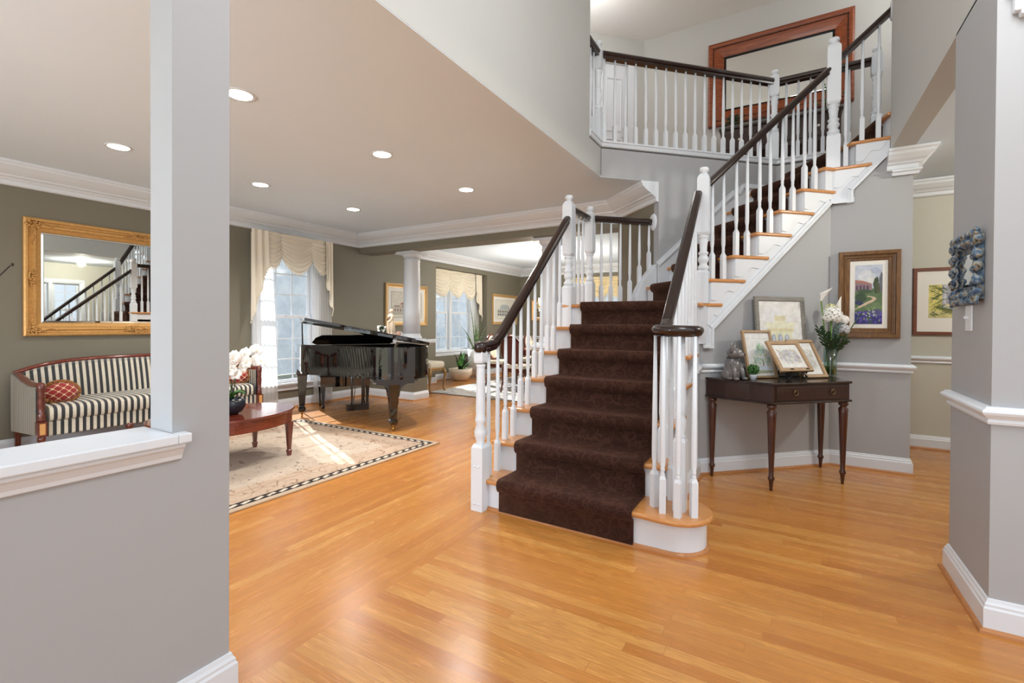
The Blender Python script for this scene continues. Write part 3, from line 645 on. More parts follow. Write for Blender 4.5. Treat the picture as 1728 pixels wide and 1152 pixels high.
# ------------------------------------------------------------------ pictures and mirrors
_paint = {}; pale = lambda c, k=.5: tuple(int(x + (255 - x) * k) for x in c)
def paint(c, vary=.16):
    if c not in _paint: _paint[c] = plain('paint_%02x%02x%02x' % c, c, .75, vary=vary, scale=26)
    return _paint[c]
FR_FLAT = lambda b, d: [(0, 0), (0, -d), (b * .1, -d - .003), (b * .9, -d - .003), (b, -d * .7), (b, 0)]
FR_STEP = lambda b, d: [(0, 0), (0, -d), (b * .08, -d - .006), (b * .36, -d - .004), (b * .42, -d * .66), (b * .52, -d * .62), (b * .56, -d * .8), (b * .66, -d * .78), (b * .72, -d * .45), (b * .93, -d * .42), (b, -d * .3), (b, 0)]
FR_COVE = lambda b, d: [(0, 0), (0, -d), (b * .06, -d - .008), (b * .16, -d - .008), (b * .22, -d), (b * .45, -d * .75), (b * .7, -d * .45), (b * .88, -d * .35), (b, -d * .3), (b, 0)]
def art(parent, w, h, layers, y=-.008, cx=0, cz=0, name='artwork'):
    m = MB(); mats = []
    for i, (c, pts) in enumerate(layers):
        mt = paint(c)
        if mt not in mats: mats.append(mt)
        m.add([(cx + (u - .5) * w, y - min(.0006, .008 / len(layers)) * (i + 1), cz + (v - .5) * h) for u, v in pts], [tuple(range(len(pts)))], mats.index(mt))
    o = obj(name, m, mats, parent, fix=False)
    return o
def picture(label, loc, rz, w, h, b, d, mat, prof, matw, layers, rx=0, name='framed_picture', cat='picture', group=None, back=True, glazed=False):
    t = thing(name, label, cat, loc, rz, group, rx)
    obj('frame', MB().frame(w, h, prof(b, d)), mat, t)
    iw, ih = w - 2 * b, h - 2 * b
    obj('mat_board', MB().box(-iw / 2 - .004, iw / 2 + .004, -.008, -.002, -ih / 2 - .004, ih / 2 + .004), M_PAPER, t)
    art(t, iw - 2 * matw[0], ih - 2 * matw[1], layers)
    if glazed: obj('glass', MB().box(-iw / 2, iw / 2, -.014, -.012, -ih / 2, ih / 2), glass('picture_glass', (255, 255, 255), .035), t)
    return t
R_ = lambda x0, y0, x1, y1: [(x0, y0), (x1, y0), (x1, y1), (x0, y1)]
def blob(cx, cy, rx, ry, n=11, j=.25):
    return [(min(1, max(0, cx + rx * (1 + rnd.uniform(-j, j)) * math.cos(2 * PI * i / n))), min(1, max(0, cy + ry * (1 + rnd.uniform(-j, j)) * math.sin(2 * PI * i / n)))) for i in range(n)]
def archw(x, y, w, h): return [(x, y), (x + w, y), (x + w, y + h * .7)] + [(x + w / 2 + w / 2 * math.cos(a), y + h * .7 + h * .3 * math.sin(a)) for a in (.5, 1, 1.57, 2.1, 2.6)] + [(x, y + h * .7)]
M_FRAME1 = wood('brown_frame_wood', (92, 62, 34), (140, 100, 58), .3, 2, 9)
M_GOLD = plain('gold_frame', (204, 156, 92), .4, .4, vary=.12, scale=40)
M_GOLD2 = plain('pale_gold_frame', (206, 168, 112), .4, .3, vary=.1, scale=40)
M_GREYW = wood('grey_driftwood_frame', (112, 108, 102), (150, 146, 138), .6, 0, 9, 0)
M_TANW = wood('tan_wood_frame', (150, 118, 84), (184, 152, 116), .5, 0, 9, 0)
M_REDW = wood('reddish_wood_frame', (96, 50, 34), (132, 76, 52), .35, 0, 9)

# tall landscape on the wall beside the console
L = [((196, 204, 218), R_(0, 0, 1, 1)), ((216, 220, 228), blob(.4, .82, .35, .1)), ((176, 186, 206), blob(.75, .9, .2, .05)), ((226, 226, 230), blob(.65, .74, .25, .05)),
     ((96, 118, 84), R_(0, 0, 1, .60)), ((150, 122, 128), [(0, .56), (.62, .56), (.62, .66), (.45, .70), (.2, .72), (0, .73)]), ((176, 120, 104), [(0, .71), (.2, .70), (.5, .68), (.62, .665), (.6, .685), (.3, .735), (0, .75)])]
L += [((88, 78, 104), archw(.04 + i * .13, .57, .07, .09)) for i in range(4)]
L += [((74, 96, 70), blob(.35, .55, .3, .035)), ((70, 84, 62), blob(.78, .64, .1, .15)), ((86, 92, 70), blob(.86, .60, .1, .1)), ((104, 110, 122), blob(.96, .7, .07, .2)), ((66, 86, 66), blob(.2, .45, .24, .07)), ((58, 62, 96), blob(.15, .36, .18, .04)),
      ((214, 190, 164), [(0, .26), (.3, .34), (.52, .39), (.66, .42), (.58, .455), (.42, .465), (.5, .48), (.74, .455), (.8, .42), (.66, .37), (.36, .31), (.0, .235)]),
      ((112, 134, 96), blob(.7, .30, .32, .06)), ((62, 58, 126), R_(0, 0, 1, .17)), ((70, 64, 138), blob(.3, .16, .32, .07)), ((88, 88, 130), blob(.78, .18, .26, .06)), ((64, 88, 84), blob(.55, .08, .1, .07))]
L += [((206, 206, 226), blob(.52 + rnd.uniform(-.2, .2), .18 + rnd.uniform(-.05, .05), .03, .012)) for _ in range(14)] + [((104, 90, 176), blob(rnd.random(), rnd.uniform(.02, .2), .05, .018)) for _ in range(26)] + [((150, 176, 120), blob(rnd.random(), rnd.uniform(.05, .3), .02, .02)) for _ in range(16)]
picture('tall painting of a garden path and purple flowers in a wide brown frame', (.587, 5.219, 1.533), 0, .433, .758, .085, .034, M_FRAME1, FR_STEP, (.036, .036), L)
# hall picture
L = [((228, 214, 130), R_(0, 0, 1, 1))] + [((196, 186, 120), R_(0, i / 9, 1, i / 9 + .012)) for i in range(1, 9)] + [((186, 186, 196), R_(.24, .26, .58, 1)), ((206, 206, 214), R_(.28, .3, .54, .98)), ((170, 172, 186), R_(.31, .34, .40, .95)), ((170, 172, 186), R_(.43, .34, .52, .95)), ((214, 206, 170), R_(.3, .3, .53, .42)),
     ((210, 200, 140), R_(0, 0, 1, .2))]
for i in range(46):
    x, y = rnd.uniform(0, .25), rnd.uniform(.05, .95); dx, dy = rnd.uniform(.05, .16), rnd.uniform(-.12, .16); L.append(((86, 104, 60) if i % 2 else (110, 128, 78), [(x, y), (x + dx, min(1, max(0, y + dy))), (x + dx, min(1, max(0, y + dy + .02))), (x, y + .02)]))
for i in range(12): x = .1 + .06 * i; L.append(((104, 120, 70), [(x, .35 - .02 * i), (x + .3, .1), (x + .3, .115), (x, .37 - .02 * i)] if x < .65 else R_(x, .03, min(1, x + .1), .06)))
picture('hall watercolour of a grey shutter on a yellow wall, thin reddish frame', (1.43, 6.428, 1.512), 0, .68, .685, .034, .022, M_REDW, FR_FLAT, (.09, .14), L)
# two gilt framed prints of buildings in the dining room
L = [((222, 219, 208), R_(0, 0, 1, 1)), ((120, 120, 116), R_(.0, .0, 1, .012)), ((120, 120, 116), R_(0, .988, 1, 1)), ((120, 120, 116), R_(0, 0, .008, 1)), ((120, 120, 116), R_(.992, 0, 1, 1)), ((196, 192, 180), R_(.05, .12, .95, .2)), ((206, 198, 186), [(.06, .2), (.06, .42), (.3, .42), (.3, .52), (.7, .52), (.7, .42), (.94, .42), (.94, .2)]), ((168, 96, 78), [(.27, .52), (.42, .64), (.62, .64), (.74, .52)]), ((170, 150, 140), [(.05, .42), (.12, .47), (.28, .47), (.3, .42)]), ((170, 150, 140), [(.7, .42), (.74, .47), (.9, .47), (.95, .42)])]
L += [((128, 124, 120), archw(.1 + .085 * i, .24, .035, .1)) for i in range(10)] + [((128, 124, 120), R_(.34 + .08 * i, .4, .37 + .08 * i, .47)) for i in range(5)]
picture('gold framed print of a villa with a red roof, behind the round column', (XW + .002, 6.885, 1.604), PI / 2, 1.15, .79, .075, .03, M_GOLD2, FR_COVE, (.075, .075), L)
L = [((226, 224, 214), R_(0, 0, 1, 1)), ((128, 128, 124), R_(0, .0, 1, .01)), ((128, 128, 124), R_(0, .99, 1, 1)), ((128, 128, 124), R_(0, 0, .01, 1)), ((128, 128, 124), R_(.99, 0, 1, 1)), ((206, 206, 198), R_(.1, .16, .9, .5)), ((176, 186, 190), [(.22, .5), (.26, .66), (.36, .76), (.64, .76), (.74, .66), (.78, .5)]), ((196, 200, 190), R_(.1, .48, .9, .52))]
L += [((84, 88, 92), archw(.13 + .095 * i, .34, .05, .12)) for i in range(8)] + [((84, 88, 92), archw(.13 + .095 * i, .18, .05, .12)) for i in range(8)]
picture('gold framed print of a domed building, right of the bay window', (XW + .002, 10.56, 1.62), PI / 2, 1.2, .77, .07, .03, M_GOLD2, FR_COVE, (.07, .07), L)
L = [((196, 178, 140), R_(0, 0, 1, 1)), ((120, 104, 76), R_(0, 0, 1, .4)), ((96, 92, 70), blob(.3, .5, .2, .2)), ((214, 204, 178), blob(.6, .75, .25, .12)), ((86, 72, 52), blob(.7, .4, .16, .2))]
picture('small gilt framed landscape on the far dining room wall behind the stair balusters', (-5.63, 11.398, 1.62), 0, .66, .56, .07, .03, M_GOLD, FR_COVE, (.03, .03), L)

def mirror(name, label, loc, rz, w, h, b, d, mat, prof, carve=0, bevel=.022):
    t = thing(name, label, 'mirror', loc, rz)
    obj('frame', MB().frame(w, h, prof(b, d)), mat, t)
    iw, ih = w - 2 * b, h - 2 * b; bv = bevel
    m = MB().frame(iw + .006, ih + .006, [(0, -.004), (0, -.006), (bv, -.012), (bv, -.004)]); m.box(-iw / 2 + bv, iw / 2 - bv, -.012, -.004, -ih / 2 + bv, ih / 2 - bv)
    obj('mirror_glass', m, M_MIRROR, t); return t
t = mirror('wall_mirror', 'large gold framed mirror with carved corners above the striped sofa', (XW + .002, 2.435, 1.687), PI / 2, 1.84, 1.155, .13, .045, M_GOLD, lambda b, d: [(0, 0), (0, -d * .8), (b * .1, -d), (b * .22, -d), (b * .3, -d * .75), (b * .42, -d * .7), (b * .5, -d * 1.05), (b * .66, -d * 1.0), (b * .74, -d * .6), (b * .95, -d * .45), (b, -d * .3), (b, 0)])
def carving(m, cx, cz, rx, rz, n=38, y=-.045):
    for i in range(n):
        a, q = rnd.uniform(0, 2 * PI), rnd.random() ** .6
        m.ball((cx + rx * q * math.cos(a), y - rnd.uniform(0, .01), cz + rz * q * math.sin(a)), (rnd.uniform(.007, .014), .010, rnd.uniform(.006, .012)), 6, 4)
for cx, cz, rx, rz in [(sx * .855, sz * .512, .055, .055) for sx in (-1, 1) for sz in (-1, 1)] + [(0, .512, .12, .04), (0, -.512, .12, .04), (-.855, 0, .04, .1), (.855, 0, .04, .1)]:
    m = MB(); carving(m, cx, cz, rx, rz)
    if abs(cx) > .1 and abs(cz) > .1:
        sx, sz = (1 if cx > 0 else -1), (1 if cz > 0 else -1)
        for i in range(9): m.ball((cx - sx * (.05 + .018 * i), -.046, cz + sz * .008 * math.sin(i)), (.011, .009, .013 - .001 * i), 6, 4); m.ball((cx + sx * .008 * math.sin(i), -.046, cz - sz * (.05 + .018 * i)), (.013 - .001 * i, .009, .011), 6, 4)
    obj('carving', m, M_GOLD, t)
M_ORANGE = wood('burnished_orange_wood', (104, 44, 16), (160, 80, 34), .4, 0, 4, .1)
t = mirror('wall_mirror', 'huge mirror in a wide orange-brown wooden frame on the upper landing wall', (-.178, 7.197, 4.562), 0, 1.64, 1.13, .20, .06, M_ORANGE, lambda b, d: [(0, 0), (0, -d * 1.1), (b * .12, -d * 1.25), (b * .3, -d * 1.1), (b * .34, -d * .95), (b * .5, -d * .85), (b * .75, -d * .6), (b * .95, -d * .35), (b, -d * .3), (b, 0)])
m = MB()
for i in range(62):
    x = -.755 + 1.51 * i / 61
    for z in (-1, 1): m.ball((x, -.066, z * .50), .0105, 6, 4)
for i in range(42):
    z = -.5 + 1.0 * i / 41
    for x in (-1, 1): m.ball((x * .755, -.066, z), .0105, 6, 4)
obj('beading', m, plain('dark_bead', (70, 40, 26), .4), t)
obj('inner_slip', MB().frame(1.64, 1.13, [(.195, 0), (.195, -.024), (.212, -.022), (.212, 0)]), M_IRON, t)
# carved blue-grey mirror on the right pier
def weather():
    t = NT('weathered_blue_grey'); n = t.noise(t.obj(), 46, 3); t.set(color=t.ramp(n, [(.30, (34, 52, 74)), (.42, (64, 88, 114)), (.52, (110, 124, 134)), (.60, (150, 140, 122)), (.68, (58, 54, 50))]), rough=.6); return t.m
M_BLUE = weather()
t = mirror('wall_mirror', 'small mirror in a thick carved blue-grey frame above the light switch', (.713, 2.985, 1.520), -PI / 2, .33, .28, .066, .012, M_BLUE, FR_COVE, bevel=.006)
m = MB()
for k in range(4):
    L_ = (.35, .30)[k % 2]; hw = (.30, .35)[k % 2] / 2
    for i in range(5):
        x = (-.5 + (i + .5) / 5) * L_ * .96; Mk = Matrix.Rotation(k * PI / 2, 4, 'Y')
        m.ball((0, 0, 0), (.026, .020, .016), 10, 6, M=Mk @ Matrix.Translation((x, -.024, hw - .002)) @ Matrix.Rotation((-1) ** i * .5, 4, 'Y'))
        m.ball((0, 0, 0), (.020, .015, .012), 8, 6, M=Mk @ Matrix.Translation((x + .012, -.027, hw - .032)) @ Matrix.Rotation(-(-1) ** i * .7, 4, 'Y'))
        pts = [(x - .012 + (.004 + .012 * q / 12) * math.cos(q * .75), -.030, hw - .018 + (.004 + .012 * q / 12) * math.sin(q * .75)) for q in range(13)]
        m.tube(pts, [.003 + .003 * q / 12 for q in range(13)], 6, M=Mk)
        m.tube([(x - .035, -.018, hw - .050), (x - .018, -.024, hw - .044), (x, -.018, hw - .052), (x + .02, -.024, hw - .045)], .005, 6, M=Mk)
    for q in range(7): m.ball((hw * 0 + (-.5 * L_ + .012 * math.cos(q)) , -.026 - .004 * (q % 2), hw - .004 + .012 * math.sin(q)), (.010, .009, .010), 6, 4, M=Matrix.Rotation(k * PI / 2, 4, 'Y'))
obj('carving', m, M_BLUE, t)
t = thing('light_switch', 'white light switch plate under the small blue-grey mirror', 'light switch', (.715, 3.005, 1.298), -PI / 2)
obj('plate', MB().box(-.045, .045, -.007, 0, -.06, .06), M_WHITE, t, bevel=.003); obj('toggle', MB().box(-.006, .006, -.022, -.006, -.004, .010), M_WHITE, t, bevel=.002)
t = thing('wall_outlet', 'white electrical outlet on the dining room wall beyond the stair newel', 'outlet', (XW, 10.05, .42), PI / 2)
obj('plate', MB().box(-.04, .04, -.006, 0, -.06, .06), M_WHITE, t, bevel=.002); obj('sockets', MB().box(-.018, .018, -.009, -.005, -.04, .04), M_WHITE, t, bevel=.002)

# ------------------------------------------------------------------ recessed ceiling lights
for i, y in enumerate((1.765, 3.03, 4.30)):
    for j, x in enumerate((-3.08, -4.89)):
        lab = [['recessed ceiling light nearest the post, right row', 'recessed ceiling light seen left of the post, above the gold mirror'], ['recessed ceiling light in the middle of the right row', 'recessed ceiling light in the middle of the left row, right of the post'], ['recessed ceiling light at the far end of the right row, near the beam', 'recessed ceiling light at the far end of the left row, near the window']][i][j]
        t = thing('recessed_light', lab, 'ceiling light', (x, y, H1), 0, 'recessed lights in the living room ceiling')
        obj('trim_ring', MB().lathe([(.075, 0), (.098, 0), (.098, -.004), (.092, -.008), (.078, -.006)], n=32, cap=False), M_WHITE, t)
        obj('lamp_lens', MB().lathe([(.076, -.002), (.076, -.005)], n=32), M_LAMP, t)
        l = light('SPOT', 'recessed_lamp', (x, y, H1 - .03), (24, 62, 110)[i], (1, .96, .90), spot_size=2.5, spot_blend=.9, shadow_soft_size=.07)
# ------------------------------------------------------------------ grand piano
PA = math.atan2(-.865, -.502)
t = piano = thing('grand_piano', 'glossy black baby grand piano with the lid raised a little, in the living room corner', 'piano', (-5.235, 4.60, 0), PA)
def crom(P, n=6, closed=False):
    out = []; k = len(P)
    for i in range(k - 1):
        p0, p1, p2, p3 = (Vector(P[max(i - 1, 0)]), Vector(P[i]), Vector(P[i + 1]), Vector(P[min(i + 2, k - 1)]))
        for j in range(n):
            u = j / n; out.append(tuple(.5 * ((2 * p1) + (p2 - p0) * u + (2 * p0 - 5 * p1 + 4 * p2 - p3) * u * u + (3 * p1 - p0 - 3 * p2 + p3) * u ** 3)))
    return out + [tuple(P[-1])]
curve = crom([(-.66, .2), (-.66, .7), (-.66, 1.08), (-.645, 1.28), (-.59, 1.43), (-.48, 1.53), (-.33, 1.57), (-.15, 1.55), (.0, 1.46), (.11, 1.30), (.22, 1.08), (.36, .88), (.52, .72), (.65, .57), (.71, .42), (.72, .25)], 5)
out = [(-.66, -.25), (-.66, -.02)] + curve + [(.72, -.02), (.72, -.25)]
obj('rim', MB().sweep([(0, .64), (0, .985), (.035, .985), (.035, .64)], [(x, y, 0) for x, y in [(-.66, -.02)] + curve + [(.72, -.02)]], 1), M_BLACK, t, bevel=.004)
obj('bottom_board', MB().prism([(x * .985, y * .99) for x, y in out], .615, .645), M_BLACK, t)
obj('keybed', MB().box(-.66, .72, -.25, .02, .62, .70).box(-.66, -.60, -.25, 0, .70, .86).box(.66, .72, -.25, 0, .70, .86).box(-.60, .66, -.25, -.22, .70, .745), M_BLACK, t, bevel=.004)
obj('keyboard', MB().box(-.598, .658, -.215, -.06, .70, .742), plain('ivory_keys', (240, 236, 224), .3), t)
obj('fallboard', MB().box(-.60, .66, -.06, -.03, .74, .93).box(-.60, .66, -.05, .02, .93, .955), M_BLACK, t)
obj('iron_plate', MB().prism([(x * .93, .03 + y * .94) for x, y in [(-.66, .0)] + curve + [(.72, .0)]], .86, .88), plain('gold_bronze_plate', (70, 52, 30), .45, .4), t)
def music_desk():
    pts = [(-.47, 0), (.5, 0), (.56, .03), (.52, .10), (.44, .14), (-.40, .14), (-.48, .10), (-.52, .03)]
    return MB().prism(pts, 0, .018, M=Matrix.Translation((0, .20, .965)) @ Matrix.Rotation(math.radians(62), 4, 'X'))
obj('music_desk', music_desk(), M_BLACK, t, bevel=.003)
Ml = Matrix.Translation((-.675, 0, .992)) @ Matrix.Rotation(-math.radians(10.8), 4, 'Y') @ Matrix.Translation((.675, 0, 0))
lid = [(-.675, .24)] + [(x * 1.02, y * 1.012) for x, y in curve] + [(.735, .24)]
obj('lid', MB().prism(lid, -.006, .024, M=Ml), M_BLACK, t, bevel=.005)
obj('lid_flap', MB().prism([(-.675, .25), (.735, .25), (.735, .70), (-.675, .70)], .027, .062, M=Ml), M_BLACK, t, bevel=.005)
obj('lid_prop', MB().tube([(.69, .40, .975), (.70, .42, .992 + .27)], .009), M_BLACK, t)
obj('hinge', MB().tube([(-.672, .26, 1.0), (-.672, 1.1, 1.0)], .006), M_BRASS, t)
def pleg(x, y, nm='leg'):
    l = obj(nm, MB().lathe([(.034, .07), (.046, .10), (.046, .125), (.034, .14), (.062, .545), (.062, .56), (.074, .575), (.074, .62)], (x, y, 0), sq=True), M_BLACK, t, bevel=.004)
    obj('caster', MB().lathe([(.02, .05), (.024, .075)], (x, y, 0), n=14).lathe([(.024, -.012), (.024, .012)], (0, 0, 0), n=16, M=Matrix.Translation((x, y, .025)) @ Matrix.Rotation(PI / 2, 4, 'Y')), M_BRASS, l)
pleg(.66, .02); pleg(-.59, .05); pleg(-.19, 1.38)
m = MB(); pts = []
for i in range(9): a = i / 8 * PI / 2; pts.append((.21 - .14 * math.sin(a), .556 - .10 * (1 - math.cos(a))))
pts = [(.21, .56)] + pts + [(.06, .40)]; pts += [(-x, z) for x, z in pts[::-1]]
m.prism(pts, -.045, .045, M=Matrix.Translation((-.19, 1.38, 0)) @ Matrix.Rotation(PI / 2, 4, 'X'))
m.box(-.46, .06, 1.29, 1.47, .585, .616).box(-.42, .03, 1.30, 1.46, .555, .586)
obj('leg_bracket', m, M_BLACK, t)
obj('lyre', MB().lathe([(.014, .13), (.014, .62)], (-.11, .12, 0), n=12).lathe([(.014, .13), (.014, .62)], (.03, .12, 0), n=12).box(-.19, .11, .06, .18, .055, .135).box(-.13, .05, .08, .16, .585, .62), M_BLACK, t, bevel=.003)
for x in (-.11, -.04, .03): obj('pedal', MB().box(x - .012, x + .012, -.06, .07, .062, .072), M_BRASS, t, bevel=.003)
obj('lyre_rods', MB().tube([(-.10, .15, .12), (-.10, .40, .62)], .005).tube([(.02, .15, .12), (.02, .40, .62)], .005), M_BLACK, t)
b = thing('piano_bench', 'black piano bench tucked behind the grand piano by the window', 'bench', (-5.80, 4.93, 0), PA)
obj('seat', MB().box(-.37, .37, -.18, .18, .46, .51), plain('black_leather', (20, 20, 22), .4, vary=.05), b, bevel=.015)
obj('apron', MB().box(-.36, .36, -.17, .17, .31, .46), M_BLACK, b)
for x in (-.32, .32):
    for y in (-.13, .13): obj('leg', MB().lathe([(.02, 0), (.024, .02), (.017, .05), (.03, .31)], (x, y, 0), sq=True), M_BLACK, b)

def statue(label, loc, rz):
    t = thing('figurine', label, 'figurine', loc, rz); M = plain('ivory_ceramic', (226, 206, 180), .35, vary=.06, scale=30)
    m = MB().lathe([(.055, 0), (.057, .012), (.045, .02), (.05, .06), (.046, .12), (.038, .165), (.034, .185), (.044, .225), (.048, .25), (.036, .268), (.016, .278), (.015, .292)], n=16)
    m.ball((0, 0, .315), (.022, .025, .029), 12, 10).ball((0, .012, .322), (.024, .02, .024), 10, 8).ball((0, .03, .318), .012, 8, 6)
    m.tube([(.045, 0, .25), (.062, -.01, .20), (.045, -.045, .16), (.01, -.055, .175)], [.013, .012, .010, .008]).tube([(-.045, 0, .25), (-.068, .0, .20), (-.072, -.01, .13), (-.07, -.02, .10)], [.013, .012, .01, .008])
    for i in range(7): a = i / 7 * 2 * PI; m.tube([(.04 * math.cos(a), .04 * math.sin(a), .19), (.05 * math.cos(a + .2), .05 * math.sin(a + .2), .10), (.055 * math.cos(a + .3), .055 * math.sin(a + .3), .02)], .008)
    obj('body', m, M, t)
    obj('sash', MB().tube([(.04, -.02, .24), (0, -.048, .20), (-.035, -.03, .17)], .008), plain('brown_sash', (110, 66, 56), .5), t)
    return t
lidp = lambda x, y, o=.022: (Matrix.Translation((-5.235, 4.60, 0)) @ Matrix.Rotation(PA, 4, 'Z') @ Ml @ Vector((x, y, o)))
p = lidp(-.40, .45, .062); statue('ivory figurine of a draped woman standing on the piano lid', (p.x, p.y, p.z), -.5)
p = lidp(-.28, .40, .062)
t = thing('flower_cluster', 'small cluster of dark and white blossoms beside the ivory figurine', 'decoration', (p.x, p.y, p.z)); m = MB(); m2 = MB()
for i in range(26): q = Vector((rnd.uniform(-.06, .06), rnd.uniform(-.05, .05), rnd.uniform(.01, .085))); (m if i % 2 else m2).ball(q, rnd.uniform(.012, .019), 7, 5)
obj('blossoms', m, M_PETAL, t); obj('dark_leaves', m2, M_LEAFD, t)
t = thing('ornament', 'white and pink porcelain ornament on the low wall beside the round column', 'ornament', (-5.62, 5.93, .97)); m = MB().lathe([(.05, 0), (.07, .015), (.085, .05), (.08, .1), (.05, .14), (.03, .15)], n=20)
obj('body', m, M_PETAL, t); obj('pink_band', MB().ball((.04, -.06, .11), (.05, .04, .045), 10, 8), plain('pink_porcelain', (226, 180, 160), .3), t)

# ------------------------------------------------------------------ sofa
M_ST0 = stripes('striped_satin_lengthwise', (36, 38, 42), (226, 216, 196), 0, .052)
M_ST1 = stripes('striped_satin_side', (36, 38, 42), (226, 216, 196), 1, .038)
t = sofa = thing('sofa', 'black and cream striped sofa with carved dark wood frame under the gold mirror', 'sofa', (-5.92, 2.435, 0), PI / 2)
LX = 1.01
def topz(x): return .765 + .112 * (1 - min(1, abs(x / LX)) ** 4)
obj('seat_rail', MB().box(-LX + .04, LX - .04, -.355, .28, .245, .372), M_ST0, t, bevel=.01)
def cush(u, v):
    x = (-1 + 2 * u) * (LX - .075); a = v * 2 * PI; sx = math.copysign(abs(math.cos(a)) ** .35, math.cos(a)); sz = math.copysign(abs(math.sin(a)) ** .45, math.sin(a))
    return (x, -.065 + .315 * sx, .438 + (.072 + .012 * math.cos(x * 1.4)) * sz)
m = MB().grid(cush, 40, 28)
for e in (0, 1): m.add([cush(e, j / 28) for j in range(28)], [tuple(range(28))], 0, False)
obj('seat_cushion', m, M_ST0, t)
def back(u, v):
    x = (-1 + 2 * u) * (LX - .02); tz = topz(x) - .012; q = v * 2
    if q < 1: return (x, .17 + .09 * q ** 1.5, .40 + (tz - .40) * q)
    return (x, .26 + .07 * (q - 1), tz - (tz - .28) * (q - 1))
obj('backrest', MB().grid(back, 40, 16), M_ST0, t)
obj('crest_rail', MB().tube([(x, .285, topz(x)) for x in [(-1 + i / 20) * LX for i in range(41)]], .022, 8), M_MAHOG, t)
for sx in (-1, 1):
    pr = [(-.35, .26), (.34, .22), (.34, .755), (.2, .735), (.05, .70), (-.15, .675), (-.35, .68)]
    obj('arm', MB().prism(pr, -.03, .03, M=Matrix.Translation((sx * (LX - .02), 0, 0)) @ Matrix(((0, 0, 1, 0), (1, 0, 0, 0), (0, 1, 0, 0), (0, 0, 0, 1)))), M_ST1, t, bevel=.008)
    X = sx * (LX - .02)
    obj('arm_rail', MB().tube([(X, .30, topz(LX)), (X, .2, .752), (X, .05, .715), (X, -.15, .69), (X, -.30, .692), (X, -.385, .702)], [.022, .026, .028, .028, .026, .024], 8), M_MAHOG, t)
    po = obj('front_post', MB().box(X - .032, X + .032, -.402, -.338, .255, .385).lathe([(.026, .385), (.034, .40), (.024, .42), (.032, .44), (.02, .455), (.026, .52), (.03, .56), (.022, .60), (.028, .615), (.022, .63), (.03, .66), (.03, .70), (.02, .715)], (X, -.37, 0), n=16), M_MAHOGV, t)
    obj('inlay', MB().box(X - .019, X + .019, -.4045, -.401, .272, .368), plain('satinwood_inlay', (206, 150, 92), .35), po)
for x, y, fr in ((-LX + .02, -.37, 1), (LX - .02, -.37, 1), (-.335, -.34, 1), (.335, -.34, 1), (-LX + .03, .31, 0), (LX - .03, .31, 0)):
    obj('leg', MB().lathe([(.012, 0), (.018, .012), (.014, .03), (.022, .12), (.028, .19), (.02, .20), (.03, .22), (.028, .26)] if fr else [(.016, 0), (.024, .26)], (x, y, 0), n=14, sq=not fr), M_MAHOGV, t)
def quatre():
    t = NT('red_trellis_fabric'); x = t.sep(t.obj()); u = t.math('MULTIPLY', x[0], 2 * PI / .075); v = t.math('MULTIPLY', x[2], 2 * PI / .06)
    f = t.math('ABSOLUTE', t.math('ADD', t.math('COSINE', u), t.math('COSINE', v))); k = t.math('LESS_THAN', f, .22)
    t.set(color=t.mix(k, lin((150, 40, 38)), lin((226, 196, 160))), rough=.8, sheen=.2); return t.m
M_TREL = quatre(); M_FRINGE = plain('brown_gold_fringe', (150, 100, 56), .9, vary=.25, scale=60)
def pillow(label, loc, rz, rx=0):
    t = thing('throw_pillow', label, 'pillow', loc, rz, 'red pillows on the striped sofa', rx)
    obj('cover', MB().ball((0, 0, 0), (.125, .06, .088), 24, 14), M_TREL, t)
    m = MB()
    for i in range(60):
        a = 2 * PI * i / 60
        for k in (0, 1): m.ball((math.cos(a) * (.128 + .014 * k), rnd.uniform(-.012, .012), math.sin(a) * (.092 + .014 * k)), (.012, .01, .012), 6, 4)
    obj('fringe', m, M_FRINGE, t)
pillow('oval red trellis pillow with brown fringe at the near end of the striped sofa', (-5.74, 1.63, .605), PI / 2 + .1, -.2)
pillow('red trellis pillow partly behind the orchid at the far end of the striped sofa', (-5.76, 3.27, .605), PI / 2 - .35, -.2)

# ------------------------------------------------------------------ coffee table and orchid
t = thing('coffee_table', 'oval polished mahogany coffee table standing on the patterned rug', 'coffee table', (-4.285, 2.335, .012))
CA, CB = .44, .61
ell = lambda k, n=48: [(k * 0 + (CA + k) * math.cos(2 * PI * i / n), (CB + k) * math.sin(2 * PI * i / n)) for i in range(n)]
obj('tabletop', MB().prism(ell(0), .418, .438), M_MAHOG, t, bevel=.006)
obj('apron', MB().prism(ell(-.02), .318, .418), M_MAHOG, t)
for sx in (-1, 1):
    for sy in (-1, 1): obj('leg', MB().lathe([(.013, 0), (.019, .045), (.019, .05), (.013, .056), (.027, .318)], (sx * .275, sy * .435, 0), sq=True), M_MAHOGV, t)
t = thing('orchid_pot', 'round dark bowl holding a white orchid on the oval coffee table', 'flower pot', (-4.205, 2.335, .45))
obj('bowl', MB().lathe([(.05, 0), (.09, .02), (.118, .07), (.112, .115), (.085, .14), (.075, .138), (.09, .11), (.08, .06)], n=32, cap=True), plain('dark_blue_black_ceramic', (26, 30, 40), .3, vary=.05), t)
o = thing('orchid', 'white orchid with several blooms growing from the dark bowl', 'orchid', (-4.205, 2.335, .57))
def bloom():
    m = MB()
    for k in range(5):
        a = k * 2 * PI / 5 + PI / 2; wd_ = .028 if k in (1, 4) else .019; L_ = .046
        m.grid(lambda u, v: (math.cos(a) * L_ * v + -math.sin(a) * (u - .5) * 2 * wd_ * math.sin(PI * min(1, .12 + v * .83)), -.006 - .012 * math.sin(PI * v) * (1 if k % 2 else .6), math.sin(a) * L_ * v + math.cos(a) * (u - .5) * 2 * wd_ * math.sin(PI * min(1, .12 + v * .83))), 4, 5)
    return m
